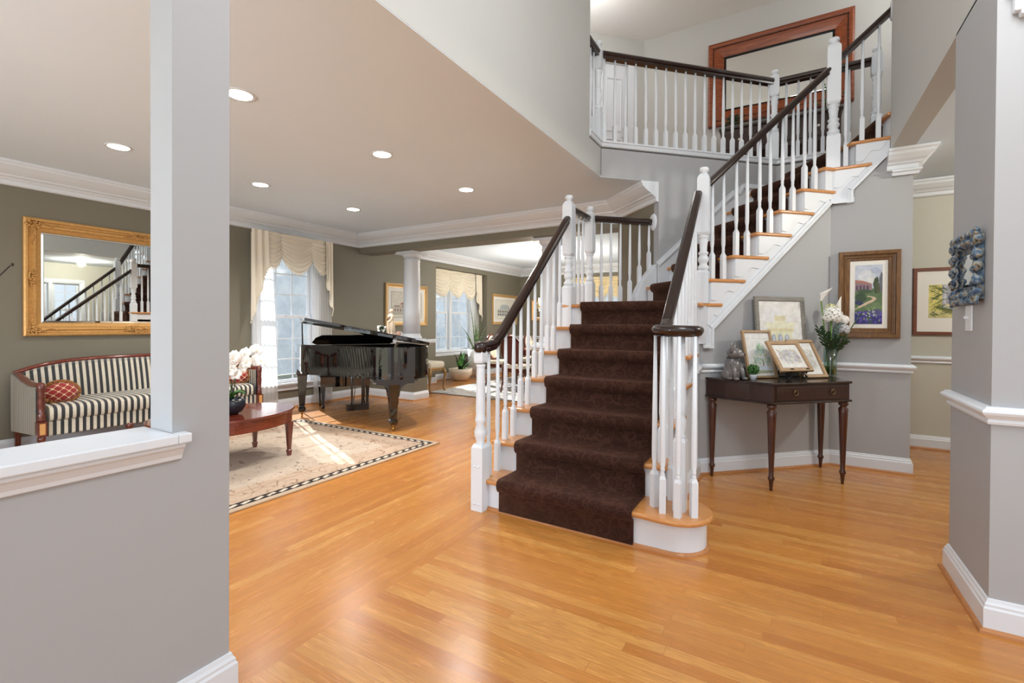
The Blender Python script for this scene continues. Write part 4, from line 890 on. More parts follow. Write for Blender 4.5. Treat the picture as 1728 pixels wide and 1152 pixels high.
for s, (tip, nb) in enumerate((((.31, .10, .36), 5), ((.24, -.10, .40), 5), ((.16, .16, .44), 4))):
    base_, pk = Vector((.0, .02 * s - .02, 0)), Vector((tip[0] * .15, tip[1] * .2, tip[2] + .03)); pts = []
    for i in range(14):
        q = i / 13; pts.append(base_ * (1 - q) ** 2 + 2 * pk * q * (1 - q) + Vector(tip) * q * q + Vector((0, 0, .0)))
    obj('stem', MB().tube(pts, .004, 6), M_LEAFD, o)
    for i in range(nb):
        p = pts[13 - i * 1 if i < 1 else max(4, 13 - i * 2)]; bl = obj('bloom', bloom(), M_PETAL, o, solid=.002)
        bl.location = p + Vector((.012, -.015 + .03 * (i % 2), .0)); bl.rotation_euler = (rnd.uniform(-.4, .2), 0, rnd.uniform(.1, .9)); bl.scale = (1.25, 1.25, 1.25)
        e = obj('lip', MB().ball((0, -.014, -.006), (.008, .01, .01), 8, 6), M_CREAM, bl)
for i in range(5):
    a = i * 1.3 + .4
    obj('leaf', MB().grid(lambda u, v: (math.cos(a) * .14 * v - math.sin(a) * (u - .5) * .05 * math.sin(PI * (.1 + .88 * v)), math.sin(a) * .14 * v + math.cos(a) * (u - .5) * .05 * math.sin(PI * (.1 + .88 * v)), .01 + .06 * math.sin(v * 2.4) + .012 * abs(u - .5) * 2), 4, 8), M_LEAF, o, solid=.003)

# ------------------------------------------------------------------ rugs
def rug_mat():
    t = NT('patterned_beige_rug'); x = t.sep(t.obj()); v = t.obj()
    ex = t.math('SUBTRACT', 1.15, t.math('ABSOLUTE', x[0])); ey = t.math('SUBTRACT', 1.75, t.math('ABSOLUTE', x[1])); d = t.math('MINIMUM', ex, ey)
    n = t.noise(v, 5.5, 2, .5, 1.5); n2 = t.noise(v, 13, 3, .5, .8); n3 = t.noise(v, 3.2, 2)
    base = t.mix(n3, lin((198, 184, 168)), lin((182, 163, 146)))
    vine = t.math('LESS_THAN', t.math('ABSOLUTE', t.math('SUBTRACT', n, .5)), .010); base = t.mix(t.math('MULTIPLY', vine, .55), base, lin((140, 118, 98)))
    sp_ = t.math('MULTIPLY', t.math('GREATER_THAN', n2, .66), t.math('GREATER_THAN', n3, .5)); base = t.mix(t.math('MULTIPLY', sp_, .8), base, lin((70, 66, 66)))
    g = t.math('MULTIPLY', t.math('GREATER_THAN', d, .30), t.math('LESS_THAN', d, .315)); base = t.mix(t.math('MULTIPLY', g, .7), base, lin((120, 100, 84)))
    w = t.math('SINE', t.math('MULTIPLY', t.math('ADD', x[0], x[1]), 66.)); dark = t.math('MULTIPLY', t.math('GREATER_THAN', d, .05), t.math('LESS_THAN', d, .125))
    mid = t.math('LESS_THAN', t.math('ABSOLUTE', t.math('SUBTRACT', d, .0875)), t.math('ADD', .012, t.math('MULTIPLY', w, .012)))
    chain = t.mix(t.math('MULTIPLY', mid, t.math('GREATER_THAN', n2, .36)), lin((52, 46, 44)), lin((206, 194, 178)))
    zone = t.math('MULTIPLY', t.math('GREATER_THAN', d, .125), t.math('LESS_THAN', d, .40)); base = t.mix(t.math('MULTIPLY', zone, .5), base, lin((190, 160, 136)))
    curl = t.math('LESS_THAN', t.math('ABSOLUTE', t.math('SUBTRACT', t.noise(v, 3.8, 1, .4, 2.2), .5)), .016); base = t.mix(t.math('MULTIPLY', t.math('MULTIPLY', curl, zone), .7), base, lin((132, 104, 82)))
    base = t.mix(dark, base, chain); base = t.mix(t.math('LESS_THAN', d, .03), base, lin((190, 166, 140)))
    t.set(color=base, rough=.95, spec=.1, normal=t.bump(t.noise(v, 300, 2), .2, .002)); return t.m
t = tag(obj('rug', MB().box(-1.15, 1.15, -1.75, 1.75, 0, .011), rug_mat(), bevel=.003), 'large beige floral rug with a black and white border under the coffee table', 'rug'); t.location = (-4.275, 2.165, .0005)
def rug2_mat():
    t = NT('pale_grey_rug'); v = t.obj(); a = t.noise(v, 5, 4, .6, 1); x = t.sep(v); d = t.math('SUBTRACT', 1.95, t.math('ABSOLUTE', x[1]))
    t.set(color=t.mix(t.math('LESS_THAN', d, .04), t.ramp(a, [(.35, (176, 172, 166)), (.5, (206, 202, 196)), (.65, (150, 150, 154))]), lin((110, 104, 100))), rough=.95, spec=.1); return t.m
t = tag(obj('rug', MB().box(-1.75, 1.75, -1.95, 1.95, 0, .011), rug2_mat()), 'pale grey rug under the dining table beyond the piano', 'rug'); t.location = (-3.85, 8.6, .0005)
# ------------------------------------------------------------------ curtains
M_DRAPE = plain('ivory_drapery', (234, 225, 208), .75, vary=.03, sheen=.2)
M_DRAPE2 = plain('cream_drapery', (232, 224, 205), .75, vary=.04, sheen=.2); M_DRAPE3 = plain('pale_gold_drapery', (228, 210, 168), .75, vary=.04, sheen=.2)
M_SHEER = sheer('white_sheer', (250, 250, 250), .26)
def curtains(name, label, loc, rz, drape, ztop, swags, jabots, sheers, group=None):
    t = thing(name, label, 'curtain', loc, rz, group)
    fr = MB()
    def bead(p): fr.ball(p, (.009, .009, .018), 6, 4)
    for x0, x1, j0, j1, zm in swags:
        sag = (j0 + j1) / 2 - zm
        bot = lambda u: j0 + (j1 - j0) * u - sag * 4 * u * (1 - u)
        def fn(u, v): return (x0 + (x1 - x0) * u, -.02 - .05 * math.sin(PI * u) ** .7 * (.3 + .7 * v) - .017 * math.sin(2 * PI * 7.5 * v + 1.2 * math.sin(PI * u)) * math.sin(PI * min(1, max(0, u * .94 + .03))) ** .5, ztop + (bot(u) - ztop) * v)
        obj('swag', MB().grid(fn, 18, 60), drape, t, fix=False)
        k = int((x1 - x0) / .022)
        for i in range(k + 1):
            p = fn(i / k, 1); bead((p[0], p[1], p[2] - .016))
    for xi, xo, zi, zo in jabots:
        bz = lambda u: zi + (zo - zi) * u + .03 * math.sin(u * 2 * PI * 2.5)
        def fj(u, v): return (xi + (xo - xi) * u, -.045 - .028 * math.sin(2 * PI * 2.5 * u + .6) * (.35 + .65 * v), ztop + (bz(u) - ztop) * v)
        obj('jabot', MB().grid(fj, 40, 10), drape, t, fix=False)
        for i in range(34): p = fj(i / 33, 1); bead((p[0], p[1], p[2] - .014))
    obj('tassel_fringe', fr, M_CREAM, t)
    obj('mounting_board', MB().box(min(s[0] for s in swags) - .1, max(s[1] for s in swags) + .1, -.02, .10, ztop - .02, ztop), drape, t)
    for x0, x1, b0, b1, zb in sheers:
        nf = max(4, int(abs(x1 - x0) / .045))
        obj('sheer_panel', MB().grid(lambda u, v: (x0 + (x1 - x0) * u + ((b0 - x0) + (b1 - b0 - x1 + x0) * u) * v, .045 + .016 * math.sin(2 * PI * nf * u) + .006 * math.sin(9 * u + 5 * v), ztop - .03 + (zb - ztop + .03) * v), nf * 8, 6), M_SHEER, t, fix=False)
    return t
curtains('curtain', 'ivory swagged curtain with white sheers on the living room window beside the piano', (XW + .115, 4.36, 0), PI / 2, M_DRAPE, 2.52,
         [(-.44, -.21, 2.08, 2.18, 2.03), (-.21, .30, 2.18, 2.19, 1.98), (.30, .55, 2.19, 2.06, 2.02)], [(-.41, -.66, 2.06, 1.27), (.53, .67, 2.04, 1.39)],
         [(-.62, -.32, -.58, -.20, .02), (.35, .68, .38, .74, .02)])
curtains('curtain', 'cream swagged curtain in the dining room bay above the potted plants', (-6.48, 8.70, 0), PI / 2, M_DRAPE2, 2.43,
         [(-.82, -.30, 1.96, 2.04, 1.86), (-.30, .22, 2.04, 2.03, 1.86), (.22, .72, 2.03, 2.03, 1.84)], [(.70, .98, 2.03, 1.34)],
         [(.62, .96, .60, .96, .25)])
curtains('curtain', 'pale gold swagged curtain on the far dining room window seen between the balusters', ((w3[0] + w3[1]) / 2, 11.37, 0), 0, M_DRAPE3, 2.44,
         [(-.68, -.22, 2.0, 2.06, 1.92), (-.22, .22, 2.06, 2.06, 1.92), (.22, .68, 2.06, 2.0, 1.92)], [(-.66, -.84, 2.0, 1.4), (.66, .84, 2.0, 1.4)],
         [(-.7, -.42, -.7, -.5, .1), (.42, .7, .5, .7, .1)])

# ------------------------------------------------------------------ potted plants by the bay window
def blade(p0, tip, w, bend=.3, twist=0.):
    p0, tip = Vector(p0), Vector(tip); d = Vector((tip.x - p0.x, tip.y - p0.y, 0)); side = d.cross(Vector((0, 0, 1)))
    side = (side.normalized() if side.length > .02 else Vector((1, 0, 0))); side = Matrix.Rotation(twist, 3, 'Z') @ side; fw = side.cross(Vector((0, 0, 1)))
    def fn(u, v):
        q = p0 + Vector((d.x * v ** (1 + bend * 2), d.y * v ** (1 + bend * 2), (tip.z - p0.z) * v)); ww = w * (.55 + .45 * math.sin(PI * min(1, v * .9 + .1))) * (1 - v ** 5)
        return q + side * (u - .5) * ww + fw * abs(u - .5) * ww * .5
    return MB().grid(fn, 4, 12)
def snake_mat(name, c1, c2, c3):
    t = NT(name); x = t.sep(t.obj()); n = t.noise(t.comb(x[0], x[1], t.math('MULTIPLY', x[2], 6.)), 5, 3, .5, .5); t.set(color=t.ramp(n, [(.35, c1), (.5, c2), (.65, c3)]), rough=.4); return t.m
M_SNAKE = snake_mat('snake_plant_leaf', (64, 96, 60), (112, 140, 96), (164, 178, 132)); M_BRIGHT = snake_mat('bright_plant_leaf', (44, 96, 44), (74, 140, 62), (120, 178, 92))
t = thing('planter', 'tall white textured cylindrical planter on a thin wire stand beside the bay window', 'planter', (-6.30, 9.22, 0))
def rough_white():
    q = NT('white_textured_ceramic'); n = q.noise(q.obj(), 22, 2, .5, 2); q.set(color=lin((236, 234, 230)), rough=.5, normal=q.bump(n, .8, .02)); return q.m
obj('pot', MB().lathe([(.19, .10), (.195, .66), (.185, .66), (.175, .60)], n=36), rough_white(), t)
obj('soil', MB().lathe([(.176, .61), (.176, .625)], n=24), plain('potting_soil', (52, 40, 32), .9, vary=.2, scale=60), t)
for i in range(4): a = PI / 4 + i * PI / 2; obj('stand_leg', MB().tube([(.16 * math.cos(a), .16 * math.sin(a), .10), (.18 * math.cos(a), .18 * math.sin(a), 0)], .005), M_BRASS, t)
pl_ = thing('snake_plant', 'tall snake plant with long blades growing in the white cylindrical planter', 'plant', (-6.30, 9.22, .625))
for tx, ty, tz in ((-.05, -.20, 1.10), (.05, .42, .62), (-.1, -.46, .58), (.08, .1, .66), (.1, -.12, .62), (-.06, .26, .52), (.12, -.30, .46), (-.02, -.05, .85), (.1, .3, .40), (-.1, .12, .58), (.1, -.02, .5), (-.08, -.3, .34)):
    obj('leaf', blade((tx * .3, ty * .22, -.005), (tx, ty, tz), .05, .35, rnd.uniform(-.5, .5)), M_SNAKE, pl_, solid=.004)
t = thing('planter', 'low round cream bowl planter on the floor in front of the bay', 'planter', (-6.22, 8.50, 0))
obj('pot', MB().lathe([(.12, 0), (.16, .012), (.235, .10), (.265, .19), (.262, .262), (.25, .265), (.24, .22)], n=40), plain('cream_speckled_ceramic', (226, 214, 194), .5, vary=.08, scale=60), t)
obj('soil', MB().lathe([(.236, .215), (.236, .23)], n=24), bpy.data.materials['potting_soil'], t)
pl_ = thing('bowl_plant', 'short plant with broad bright green leaves growing in the low cream bowl', 'plant', (-6.22, 8.50, .23))
for i, (tx, ty, tz) in enumerate(((0, .02, .42), (.1, -.12, .36), (-.05, .22, .40), (.12, .10, .30), (.05, -.26, .24), (.15, .25, .22), (-.1, -.1, .36), (.12, -.02, .26), (.02, .12, .34), (.14, -.2, .12), (.1, .3, .12))):
    obj('leaf', blade((tx * .25, ty * .3, -.005), (tx, ty, tz), .085, .3, rnd.uniform(-.6, .6)), M_BRIGHT if i % 3 else M_LEAFD, pl_, solid=.004)

# ------------------------------------------------------------------ dining room furniture
M_CHERRY = wood('dark_cherry', (70, 26, 20), (110, 46, 34), .25, 2, 6, .4); M_BACKF = plain('brown_chair_back_leather', (104, 52, 44), .5, vary=.06)
def dining_chair(label, loc, rz, group):
    t = thing('dining_chair', label, 'chair', loc, rz, group)
    obj('seat', MB().prism([(-.23, -.24), (.23, -.24), (.25, -.1), (.22, .22), (-.22, .22), (-.25, -.1)], .43, .50), M_CREAM, t, bevel=.025, seg=3)
    obj('apron', MB().prism([(-.225, -.235), (.225, -.235), (.24, -.1), (.215, .215), (-.215, .215), (-.24, -.1)], .37, .435), M_CHERRY, t)
    Mb = Matrix.Translation((0, .235, .765)) @ Matrix.Rotation(math.radians(-9), 4, 'X')
    e = [(.20 * math.cos(2 * PI * i / 36), .245 * math.sin(2 * PI * i / 36)) for i in range(36)]; Mq = Mb @ Matrix.Rotation(PI / 2, 4, 'X')
    obj('back_frame', MB().sweep([(-.012, -.016), (.02, -.016), (.024, 0), (.02, .016), (-.012, .016)], [(x, y, 0) for x, y in e], 1, closed=True).add([], []), M_CHERRY, t).matrix_basis = Mq
    obj('back_cushion', MB().ball((0, -.012, 0), (.192, .035, .237), 24, 12, M=Mb), M_CREAM, t)
    obj('back_panel', MB().ball((0, .012, 0), (.19, .02, .235), 24, 12, M=Mb), M_BACKF, t)
    for sx in (-1, 1):
        obj('leg', MB().tube([(sx * .20, -.20, .40), (sx * .215, -.235, .30), (sx * .205, -.22, .12), (sx * .215, -.24, 0)], [.03, .026, .016, .02], 10), M_CHERRY, t)
        obj('leg', MB().tube([(sx * .14, .26, .56), (sx * .19, .21, .43), (sx * .19, .22, .2), (sx * .20, .27, 0)], [.016, .024, .02, .016], 10), M_CHERRY, t)
    return t
G_ = 'oval backed dining chairs around the dining table'
RT = .012
dc = dining_chair('oval backed dining chair showing its dark brown back, seen through the balusters', (-4.27, 7.62, RT), PI, G_)
for loc, rz, lab in (((-5.02, 8.30, RT), PI / 2, 'oval backed cream dining chair just left of the brown backed one'), ((-5.02, 9.10, RT), PI / 2, 'second oval backed cream dining chair along the window side of the table'), ((-5.02, 9.90, RT), PI / 2, 'farthest oval backed cream dining chair along the window side of the table'),
                     ((-3.48, 8.5, RT), -PI / 2, 'oval backed dining chair on the stair side of the table, nearer the stairs'), ((-3.48, 9.5, RT), -PI / 2, 'oval backed dining chair on the stair side of the table, farther from the stairs')):
    copy_tree(dc, loc, rz, lab, G_)
t = thing('dining_table', 'dark oval dining table beyond the stair balusters', 'table', (-4.25, 9.1, RT))
el = [(.50 * math.copysign(abs(math.cos(a)) ** .7, math.cos(a)), 1.12 * math.copysign(abs(math.sin(a)) ** .7, math.sin(a))) for a in [2 * PI * i / 48 for i in range(48)]]
obj('tabletop', MB().prism(el, .72, .75), M_MAHOG, t, bevel=.006); obj('apron', MB().prism([(x * .9, y * .94) for x, y in el], .64, .72), M_MAHOG, t)
for y in (-.55, .55):
    p = obj('pedestal', MB().lathe([(.05, .2), (.08, .28), (.05, .36), (.06, .5), (.09, .62), (.1, .64)], (0, y, 0), n=18), M_CHERRY, t)
    for k in range(3): a = k * 2 * PI / 3 + .5; obj('foot', MB().tube([(0, y, .26), (.18 * math.cos(a), y + .18 * math.sin(a), .2), (.34 * math.cos(a), y + .34 * math.sin(a), .02)], [.03, .026, .02], 8), M_CHERRY, p)
t = thing('armchair', 'host armchair with a carved wooden crest at the far end of the dining table', 'chair', (-4.25, 10.62, RT), 0)
obj('seat', MB().box(-.28, .28, -.26, .24, .42, .50), M_CREAM, t, bevel=.03)
obj('backrest', MB().box(-.25, .25, .20, .27, .55, 1.02), M_CREAM, t, bevel=.03)
obj('crest', MB().tube([(-.28, .24, .55), (-.29, .25, .95), (-.2, .26, 1.06), (0, .26, 1.10), (.2, .26, 1.06), (.29, .25, .95), (.28, .24, .55)], .022), wood('golden_oak', (140, 96, 52), (180, 132, 82), .4, 2), t)
for sx in (-1, 1):
    obj('arm', MB().tube([(sx * .29, .24, .68), (sx * .30, 0, .70), (sx * .28, -.22, .68), (sx * .27, -.22, .42)], .02), bpy.data.materials['golden_oak'], t)
    for y in (-.22, .22): obj('leg', MB().tube([(sx * .26, y, .44), (sx * .27, y, 0)], [.026, .018]), bpy.data.materials['golden_oak'], t)
t = thing('footstool', 'upholstered stool with gilded cabriole legs just behind the right end of the piano', 'stool', (-5.74, 6.80, 0), PI * .0)
obj('seat', MB().box(-.25, .25, -.22, .22, .44, .555), M_CREAM, t, bevel=.04, seg=3)
M_GILT = plain('antique_gilt', (158, 124, 78), .4, .4, vary=.2, scale=40)
obj('seat_rail', MB().box(-.24, .24, -.21, .21, .385, .445), M_GILT, t, bevel=.008)
for sx in (-1, 1):
    for sy in (-1, 1): obj('leg', MB().tube([(sx * .215, sy * .185, .42), (sx * .255, sy * .225, .34), (sx * .235, sy * .205, .18), (sx * .225, sy * .195, .06), (sx * .255, sy * .22, .0)], [.036, .034, .02, .015, .02], 10), M_GILT, t)

t = thing('chandelier', 'brass chandelier with candle bulbs and crystals above the dining table', 'chandelier', (-4.15, 8.9, 1.55))
obj('stem', MB().lathe([(.02, -.14), (.04, -.08), (.015, -.02), (.05, .06), (.02, .14), (.03, .24), (.012, .3), (.01, .98)], n=14), M_BRASS, t)
obj('canopy', MB().lathe([(.01, 1.14), (.06, 1.17), (.065, 1.188)], n=20).lathe([(.006, .95), (.006, 1.15)], n=8), M_BRASS, t)
M_CRY = glass('crystal', (250, 250, 255), .45, .05)
for i in range(8):
    a = 2 * PI * i / 8; c, s_ = math.cos(a), math.sin(a)
    ar = obj('arm', MB().tube([(.02 * c, .02 * s_, .06), (.14 * c, .14 * s_, -.04), (.28 * c, .28 * s_, -.02), (.32 * c, .32 * s_, .07)], .008).lathe([(.01, .06), (.035, .075), (.03, .08)], (.32 * c, .32 * s_, 0), n=12), M_BRASS, t)
    obj('candle', MB().lathe([(.011, .08), (.011, .16)], (.32 * c, .32 * s_, 0), n=10), M_CREAM, ar)
    obj('bulb', MB().lathe([(.006, .16), (.014, .18), (.011, .205), (.002, .235)], (.32 * c, .32 * s_, 0), n=10), emit('candle_bulb', (255, 226, 170), 40) if i == 0 else bpy.data.materials['candle_bulb'], ar)
    m = MB()
    for k in range(4): m.ball((.32 * c, .32 * s_, .045 - .028 * k), (.010, .010, .013), 6, 4); m.ball(((.08 + .06 * k) * c, (.08 + .06 * k) * s_, .20 - .04 * k), .010, 6, 4)
    obj('crystals', m, M_CRY, ar)
light('POINT', 'chandelier_lamp', (-4.15, 8.9, 1.75), 115, (1, .94, .84), shadow_soft_size=.3)

# ------------------------------------------------------------------ console table and what stands on it
M_LEGD = wood('walnut_leg', (58, 28, 20), (86, 46, 32), .25, 2, 6, .3)
M_BRASSD = plain('antique_brass', (130, 112, 84), .35, 1, vary=.1)
CT = (*ps(3.2, WA), 0); DM = M_DARKV
t = thing('console_table', 'dark wood console table with turned legs and drawers against the stair wall', 'table', CT, PI / 4)
def spline_side(sx, k=0): return [(sx * (.585 + k), -.006), (sx * (.541 + k), -.195 - k * .5), (sx * (.436 + k), -.335 - k), (sx * (.36 + k), -.49 - k)]
O0 = spline_side(-1) + spline_side(1)[::-1]; O1 = spline_side(-1, .014) + spline_side(1, .014)[::-1]
fixb = lambda P: [(x, min(y, -.021)) for x, y in P]
obj('tabletop', MB().prism(fixb(O1), .803, .822), M_DARK, t, bevel=.005)
obj('apron', MB().prism(fixb(O0), .675, .803), DM, t)
obj('apron_moulding', MB().prism(fixb(O1), .660, .676), M_DARK, t, bevel=.004)
d = obj('drawer', MB().box(-.335, .335, -.498, -.488, .688, .792), DM, t, bevel=.003)
for x in (-.168, .182):
    obj('ring_pull', MB().lathe([(.012, 0), (.013, .004), (.007, .010)], n=20, M=Matrix.Translation((x, -.498, .756)) @ Matrix.Rotation(PI / 2, 4, 'X')).tube([(x + .019 * math.cos(2 * PI * k / 24), -.509, .745 + .019 * math.sin(2 * PI * k / 24)) for k in range(25)], .0032, 6), M_BRASSD, d)
LEGP = [(.009, 0), (.012, .03), (.017, .078), (.024, .088), (.024, .10), (.017, .112), (.018, .16), (.031, .56), (.034, .60), (.022, .615), (.022, .622), (.034, .632), (.034, .645), (.026, .662)]
for x, y in ((-.345, -.462), (.335, -.462), (-.555, -.06), (.56, -.06)): obj('leg', MB().lathe(LEGP, (x, y, 0), n=20), M_LEGD, t)
ZT = .8225
def on_table(x, y, z=ZT): return (Matrix.Translation(CT) @ Matrix.Rotation(PI / 4, 4, 'Z') @ Vector((x, y, z)))[:]

t = thing('cat_figurine', 'grey glazed cat figurine sitting at the left end of the console table', 'figurine', on_table(-.475, -.20), PI / 4 + .12)
M_CAT = plain('grey_glaze', (112, 108, 108), .25, 0, .6, .3, vary=.06, scale=30)
m = MB().lathe([(.052, 0), (.066, .02), (.066, .06), (.058, .11), (.046, .15), (.042, .175)], (0, .012, 0), n=24).ball((0, -.02, .10), (.046, .04, .06), 16, 12)
for sx in (-1, 1):
    m.tube([(sx * .034, -.028, .125), (sx * .040, -.055, .06), (sx * .042, -.064, .012)], [.022, .018, .017], 12).ball((sx * .043, -.074, .012), (.02, .026, .013), 12, 8)
    m.ball((sx * .056, .02, .04), (.026, .045, .042), 12, 8).ball((sx * .060, -.022, .013), (.018, .030, .013), 10, 8)
m.tube([(.03, .075, .02), (.075, .07, .018), (.09, .03, .018)], [.013, .011, .008], 8)
Mh = Matrix.Translation((0, 0, .21)) @ Matrix.Rotation(.55, 4, 'Z')
m.ball((0, -.008, 0), (.060, .056, .046), 18, 12, M=Mh).ball((0, -.054, -.014), (.034, .032, .024), 14, 10, M=Mh)
obj('body', m, M_CAT, t)
for sx in (-1, 1): obj('ear', MB().lathe([(.032, -.01), (.031, .014), (.022, .048), (.004, .082)], n=12, M=Mh @ Matrix.Translation((sx * .040, .0, .022)) @ Matrix.Rotation(sx * .42, 4, 'Y') @ Matrix.Scale(.45, 4, (0, 1, 0))), M_CAT, t)
obj('nose', MB().ball((0, -.086, -.008), (.012, .008, .008), 10, 6, M=Mh), plain('black_glaze', (24, 22, 22), .2), t)
for sx in (-1, 1): obj('eye', MB().ball((sx * .026, -.053, .014), (.010, .006, .010), 8, 6, M=Mh), M_PAPER, t)
obj('collar', MB().lathe([(.044, 0), (.047, .006), (.044, .012)], (0, .008, .166), n=20, cap=False), plain('dark_collar', (70, 68, 70), .4), t)
t = thing('topiary', 'tiny round green topiary ball in a white pot on the console table', 'plant', on_table(-.345, -.27))
obj('pot', MB().lathe([(.022, 0), (.028, .035), (.03, .04), (.027, .042)], n=20), M_WHITE, t)
m = MB()
for i in range(150):
    z = rnd.uniform(-1, 1); a = rnd.uniform(0, 2 * PI); r = math.sqrt(1 - z * z); k = .043 * rnd.uniform(.75, 1)
    m.ball((k * r * math.cos(a), k * r * math.sin(a), .082 + k * z * .9), (.0095, .0095, .008), 5, 4)
obj('foliage', m, M_LEAF, t)

def tilted(label, x, yb, yt, z0, w, h, b, mat, layers, matw=(.0, .0), d=.018, name='framed_picture', yaw=0.):
    """a frame standing on the table, leaning back: bottom edge at yb, top edge at yt (local y), bottom at z0"""
    a = math.asin(max(-1, min(1, (yt - yb) / h))); c = Vector((x, (yb + yt) / 2, z0 + h * math.cos(a) / 2))
    wpos = Matrix.Translation(CT) @ Matrix.Rotation(PI / 4, 4, 'Z') @ c
    t = picture(label, (0, 0, 0), 0, w, h, b, d, mat, FR_FLAT, matw, layers)
    t.matrix_basis = Matrix.Translation(wpos) @ Matrix.Rotation(PI / 4 + yaw, 4, 'Z') @ Matrix.Rotation(-a, 4, 'X'); return t
WC = (240, 238, 232)
L = [(WC, R_(0, 0, 1, 1)), ((236, 236, 242), blob(.3, .8, .25, .12)), ((222, 224, 234), blob(.8, .3, .16, .14)), ((234, 229, 204), [(.2, .3), (.2, .60), (.14, .66), (.14, .70), (.36, .70), (.36, .80), (.62, .80), (.62, .70), (.84, .70), (.82, .64), (.76, .60), (.76, .30)]), ((220, 214, 184), R_(.36, .72, .62, .79)), ((222, 212, 174), R_(.18, .57, .8, .61)), ((236, 230, 200), R_(.24, .34, .74, .56)), ((218, 218, 196), blob(.45, .22, .34, .09)), ((222, 216, 220), blob(.86, .74, .06, .04))]
L += [((172, 178, 192), archw(.26 + .155 * i, .40, .10, .13)) for i in range(3)] + [((206, 210, 220), archw(.29 + .155 * i, .40, .04, .11)) for i in range(3)]
tilted('largest console picture, a pale yellow building in a weathered grey frame', .112, -.10, -.035, ZT, .515, .685, .038, M_GREYW, L)
L = [(WC, R_(0, 0, 1, 1)), ((170, 172, 176), R_(.05, .86, .95, .865)), ((120, 92, 70), R_(.6, .12, .64, .4))]
for i in range(150): q = rnd.random() ** .8; L.append((rnd.choice([(176, 206, 176), (158, 192, 158), (198, 218, 190), (186, 208, 212), (226, 232, 222)]), blob(.55 + rnd.uniform(-.42, .42) * (1 - q) ** .8, .24 + .54 * q, .035, .022, 8)))
L += [((206, 216, 232), blob(.5, .16, .4, .06)), ((176, 182, 150), blob(.5, .10, .42, .03))]
tilted('tan framed watercolour of a green tree behind the tiny topiary', -.185, -.19, -.10, ZT, .285, .40, .02, M_TANW, L)
t = thing('easel', 'small black scrolled wrought iron easel on the console table', 'easel', on_table(-.005, -.33), PI / 4)
def ring(cx, cz, r, y=0, n=20, a0=0, a1=2 * PI): return [(cx + r * math.cos(a0 + (a1 - a0) * i / n), y, cz + r * math.sin(a0 + (a1 - a0) * i / n)) for i in range(n + 1)]
for sx in (-1, 1):
    cx = sx * .075
    obj('scroll_foot', MB().tube(ring(cx, .034, .028, -.02, a0=.6, a1=2 * PI), .0055, 8).tube(ring(cx + sx * .002, .032, .014, -.02), .0045, 8).tube([(cx, -.02, .062), (cx, -.045, .066), (cx, -.055, .085)], .0045, 8), M_IRON, t)
    obj('scroll_crest', MB().tube(ring(cx - .014, .082, .010, -.052), .0035, 6).tube(ring(cx + .014, .082, .010, -.052), .0035, 6).ball((cx, -.052, .092), .007, 8, 6), M_IRON, t)
obj('crossbar', MB().tube([(-.11, -.02, .062), (.11, -.02, .062)], .0045, 8).tube([(-.075, -.02, .05), (0, .10, .26)], .004, 8).tube([(.075, -.02, .05), (0, .10, .26)], .004, 8), M_IRON, t)
obj('rear_leg', MB().tube([(0, .10, .26), (0, .17, .003)], .0045, 8).tube([(0, .10, .24), (0, .095, .30)], .004, 8), M_IRON, t)
def town(n, cols):
    L = [(WC, R_(0, 0, 1, 1))]
    for i in range(n): L.append((pale(rnd.choice(cols), .15), blob(rnd.uniform(.12, .9), rnd.uniform(.2, .78), rnd.uniform(.012, .04), rnd.uniform(.015, .05), 6)))
    for i in range(n // 2): x, y = rnd.uniform(.1, .88), rnd.uniform(.2, .7); L.append(((176, 168, 176), R_(x, y, x + .005, y + rnd.uniform(.05, .16))))
    return L
tilted('tan framed town watercolour held on the little iron easel', -.03, -.375, -.21, ZT + .066, .315, .285, .034, M_TANW, town(170, [(206, 204, 216), (226, 214, 196), (190, 200, 182), (216, 196, 176), (196, 190, 206)]))
tilted('tan framed garden watercolour standing right of the iron easel', .255, -.27, -.10, ZT, .268, .35, .03, M_TANW, town(170, [(206, 214, 206), (226, 222, 196), (196, 206, 186), (220, 210, 200), (206, 210, 220)]))

VX, VY = .535, -.165
t = thing('flower_vase', 'clear glass cylinder vase with yellow-green water at the right end of the console table', 'vase', on_table(VX, VY), PI / 4)
M_VASE = glass('clear_vase_glass', (232, 244, 240), .10)
obj('glass', MB().lathe([(.046, 0), (.05, .004), (.05, .245), (.047, .245), (.046, .012)], n=32, cap=False).lathe([(.0, .0), (.05, .002)], n=32, cap=False), M_VASE, t)
obj('water', MB().lathe([(.0445, .014), (.0445, .085)], n=28), glass('yellow_green_water', (226, 222, 92), .06), t)
m = MB()
for i in range(9): a = i * .7; m.tube([(.03 * math.cos(a), .03 * math.sin(a), .02), (.022 * math.cos(a + 2.2), .022 * math.sin(a + 2.2), .16), (.03 * math.cos(a + 2.8), .03 * math.sin(a + 2.8), .26)], .0045, 6)
obj('stem_bundle', m, M_LEAF, t)
def flower(name, label, cat, dx=0, dy=0): return thing(name, label, cat, on_table(VX + dx, VY + dy, ZT + .02), PI / 4)
M_CALLA = plain('calla_white', (244, 242, 236), .45, vary=.02); M_STEM = plain('stem_green', (112, 148, 72), .5, vary=.1)
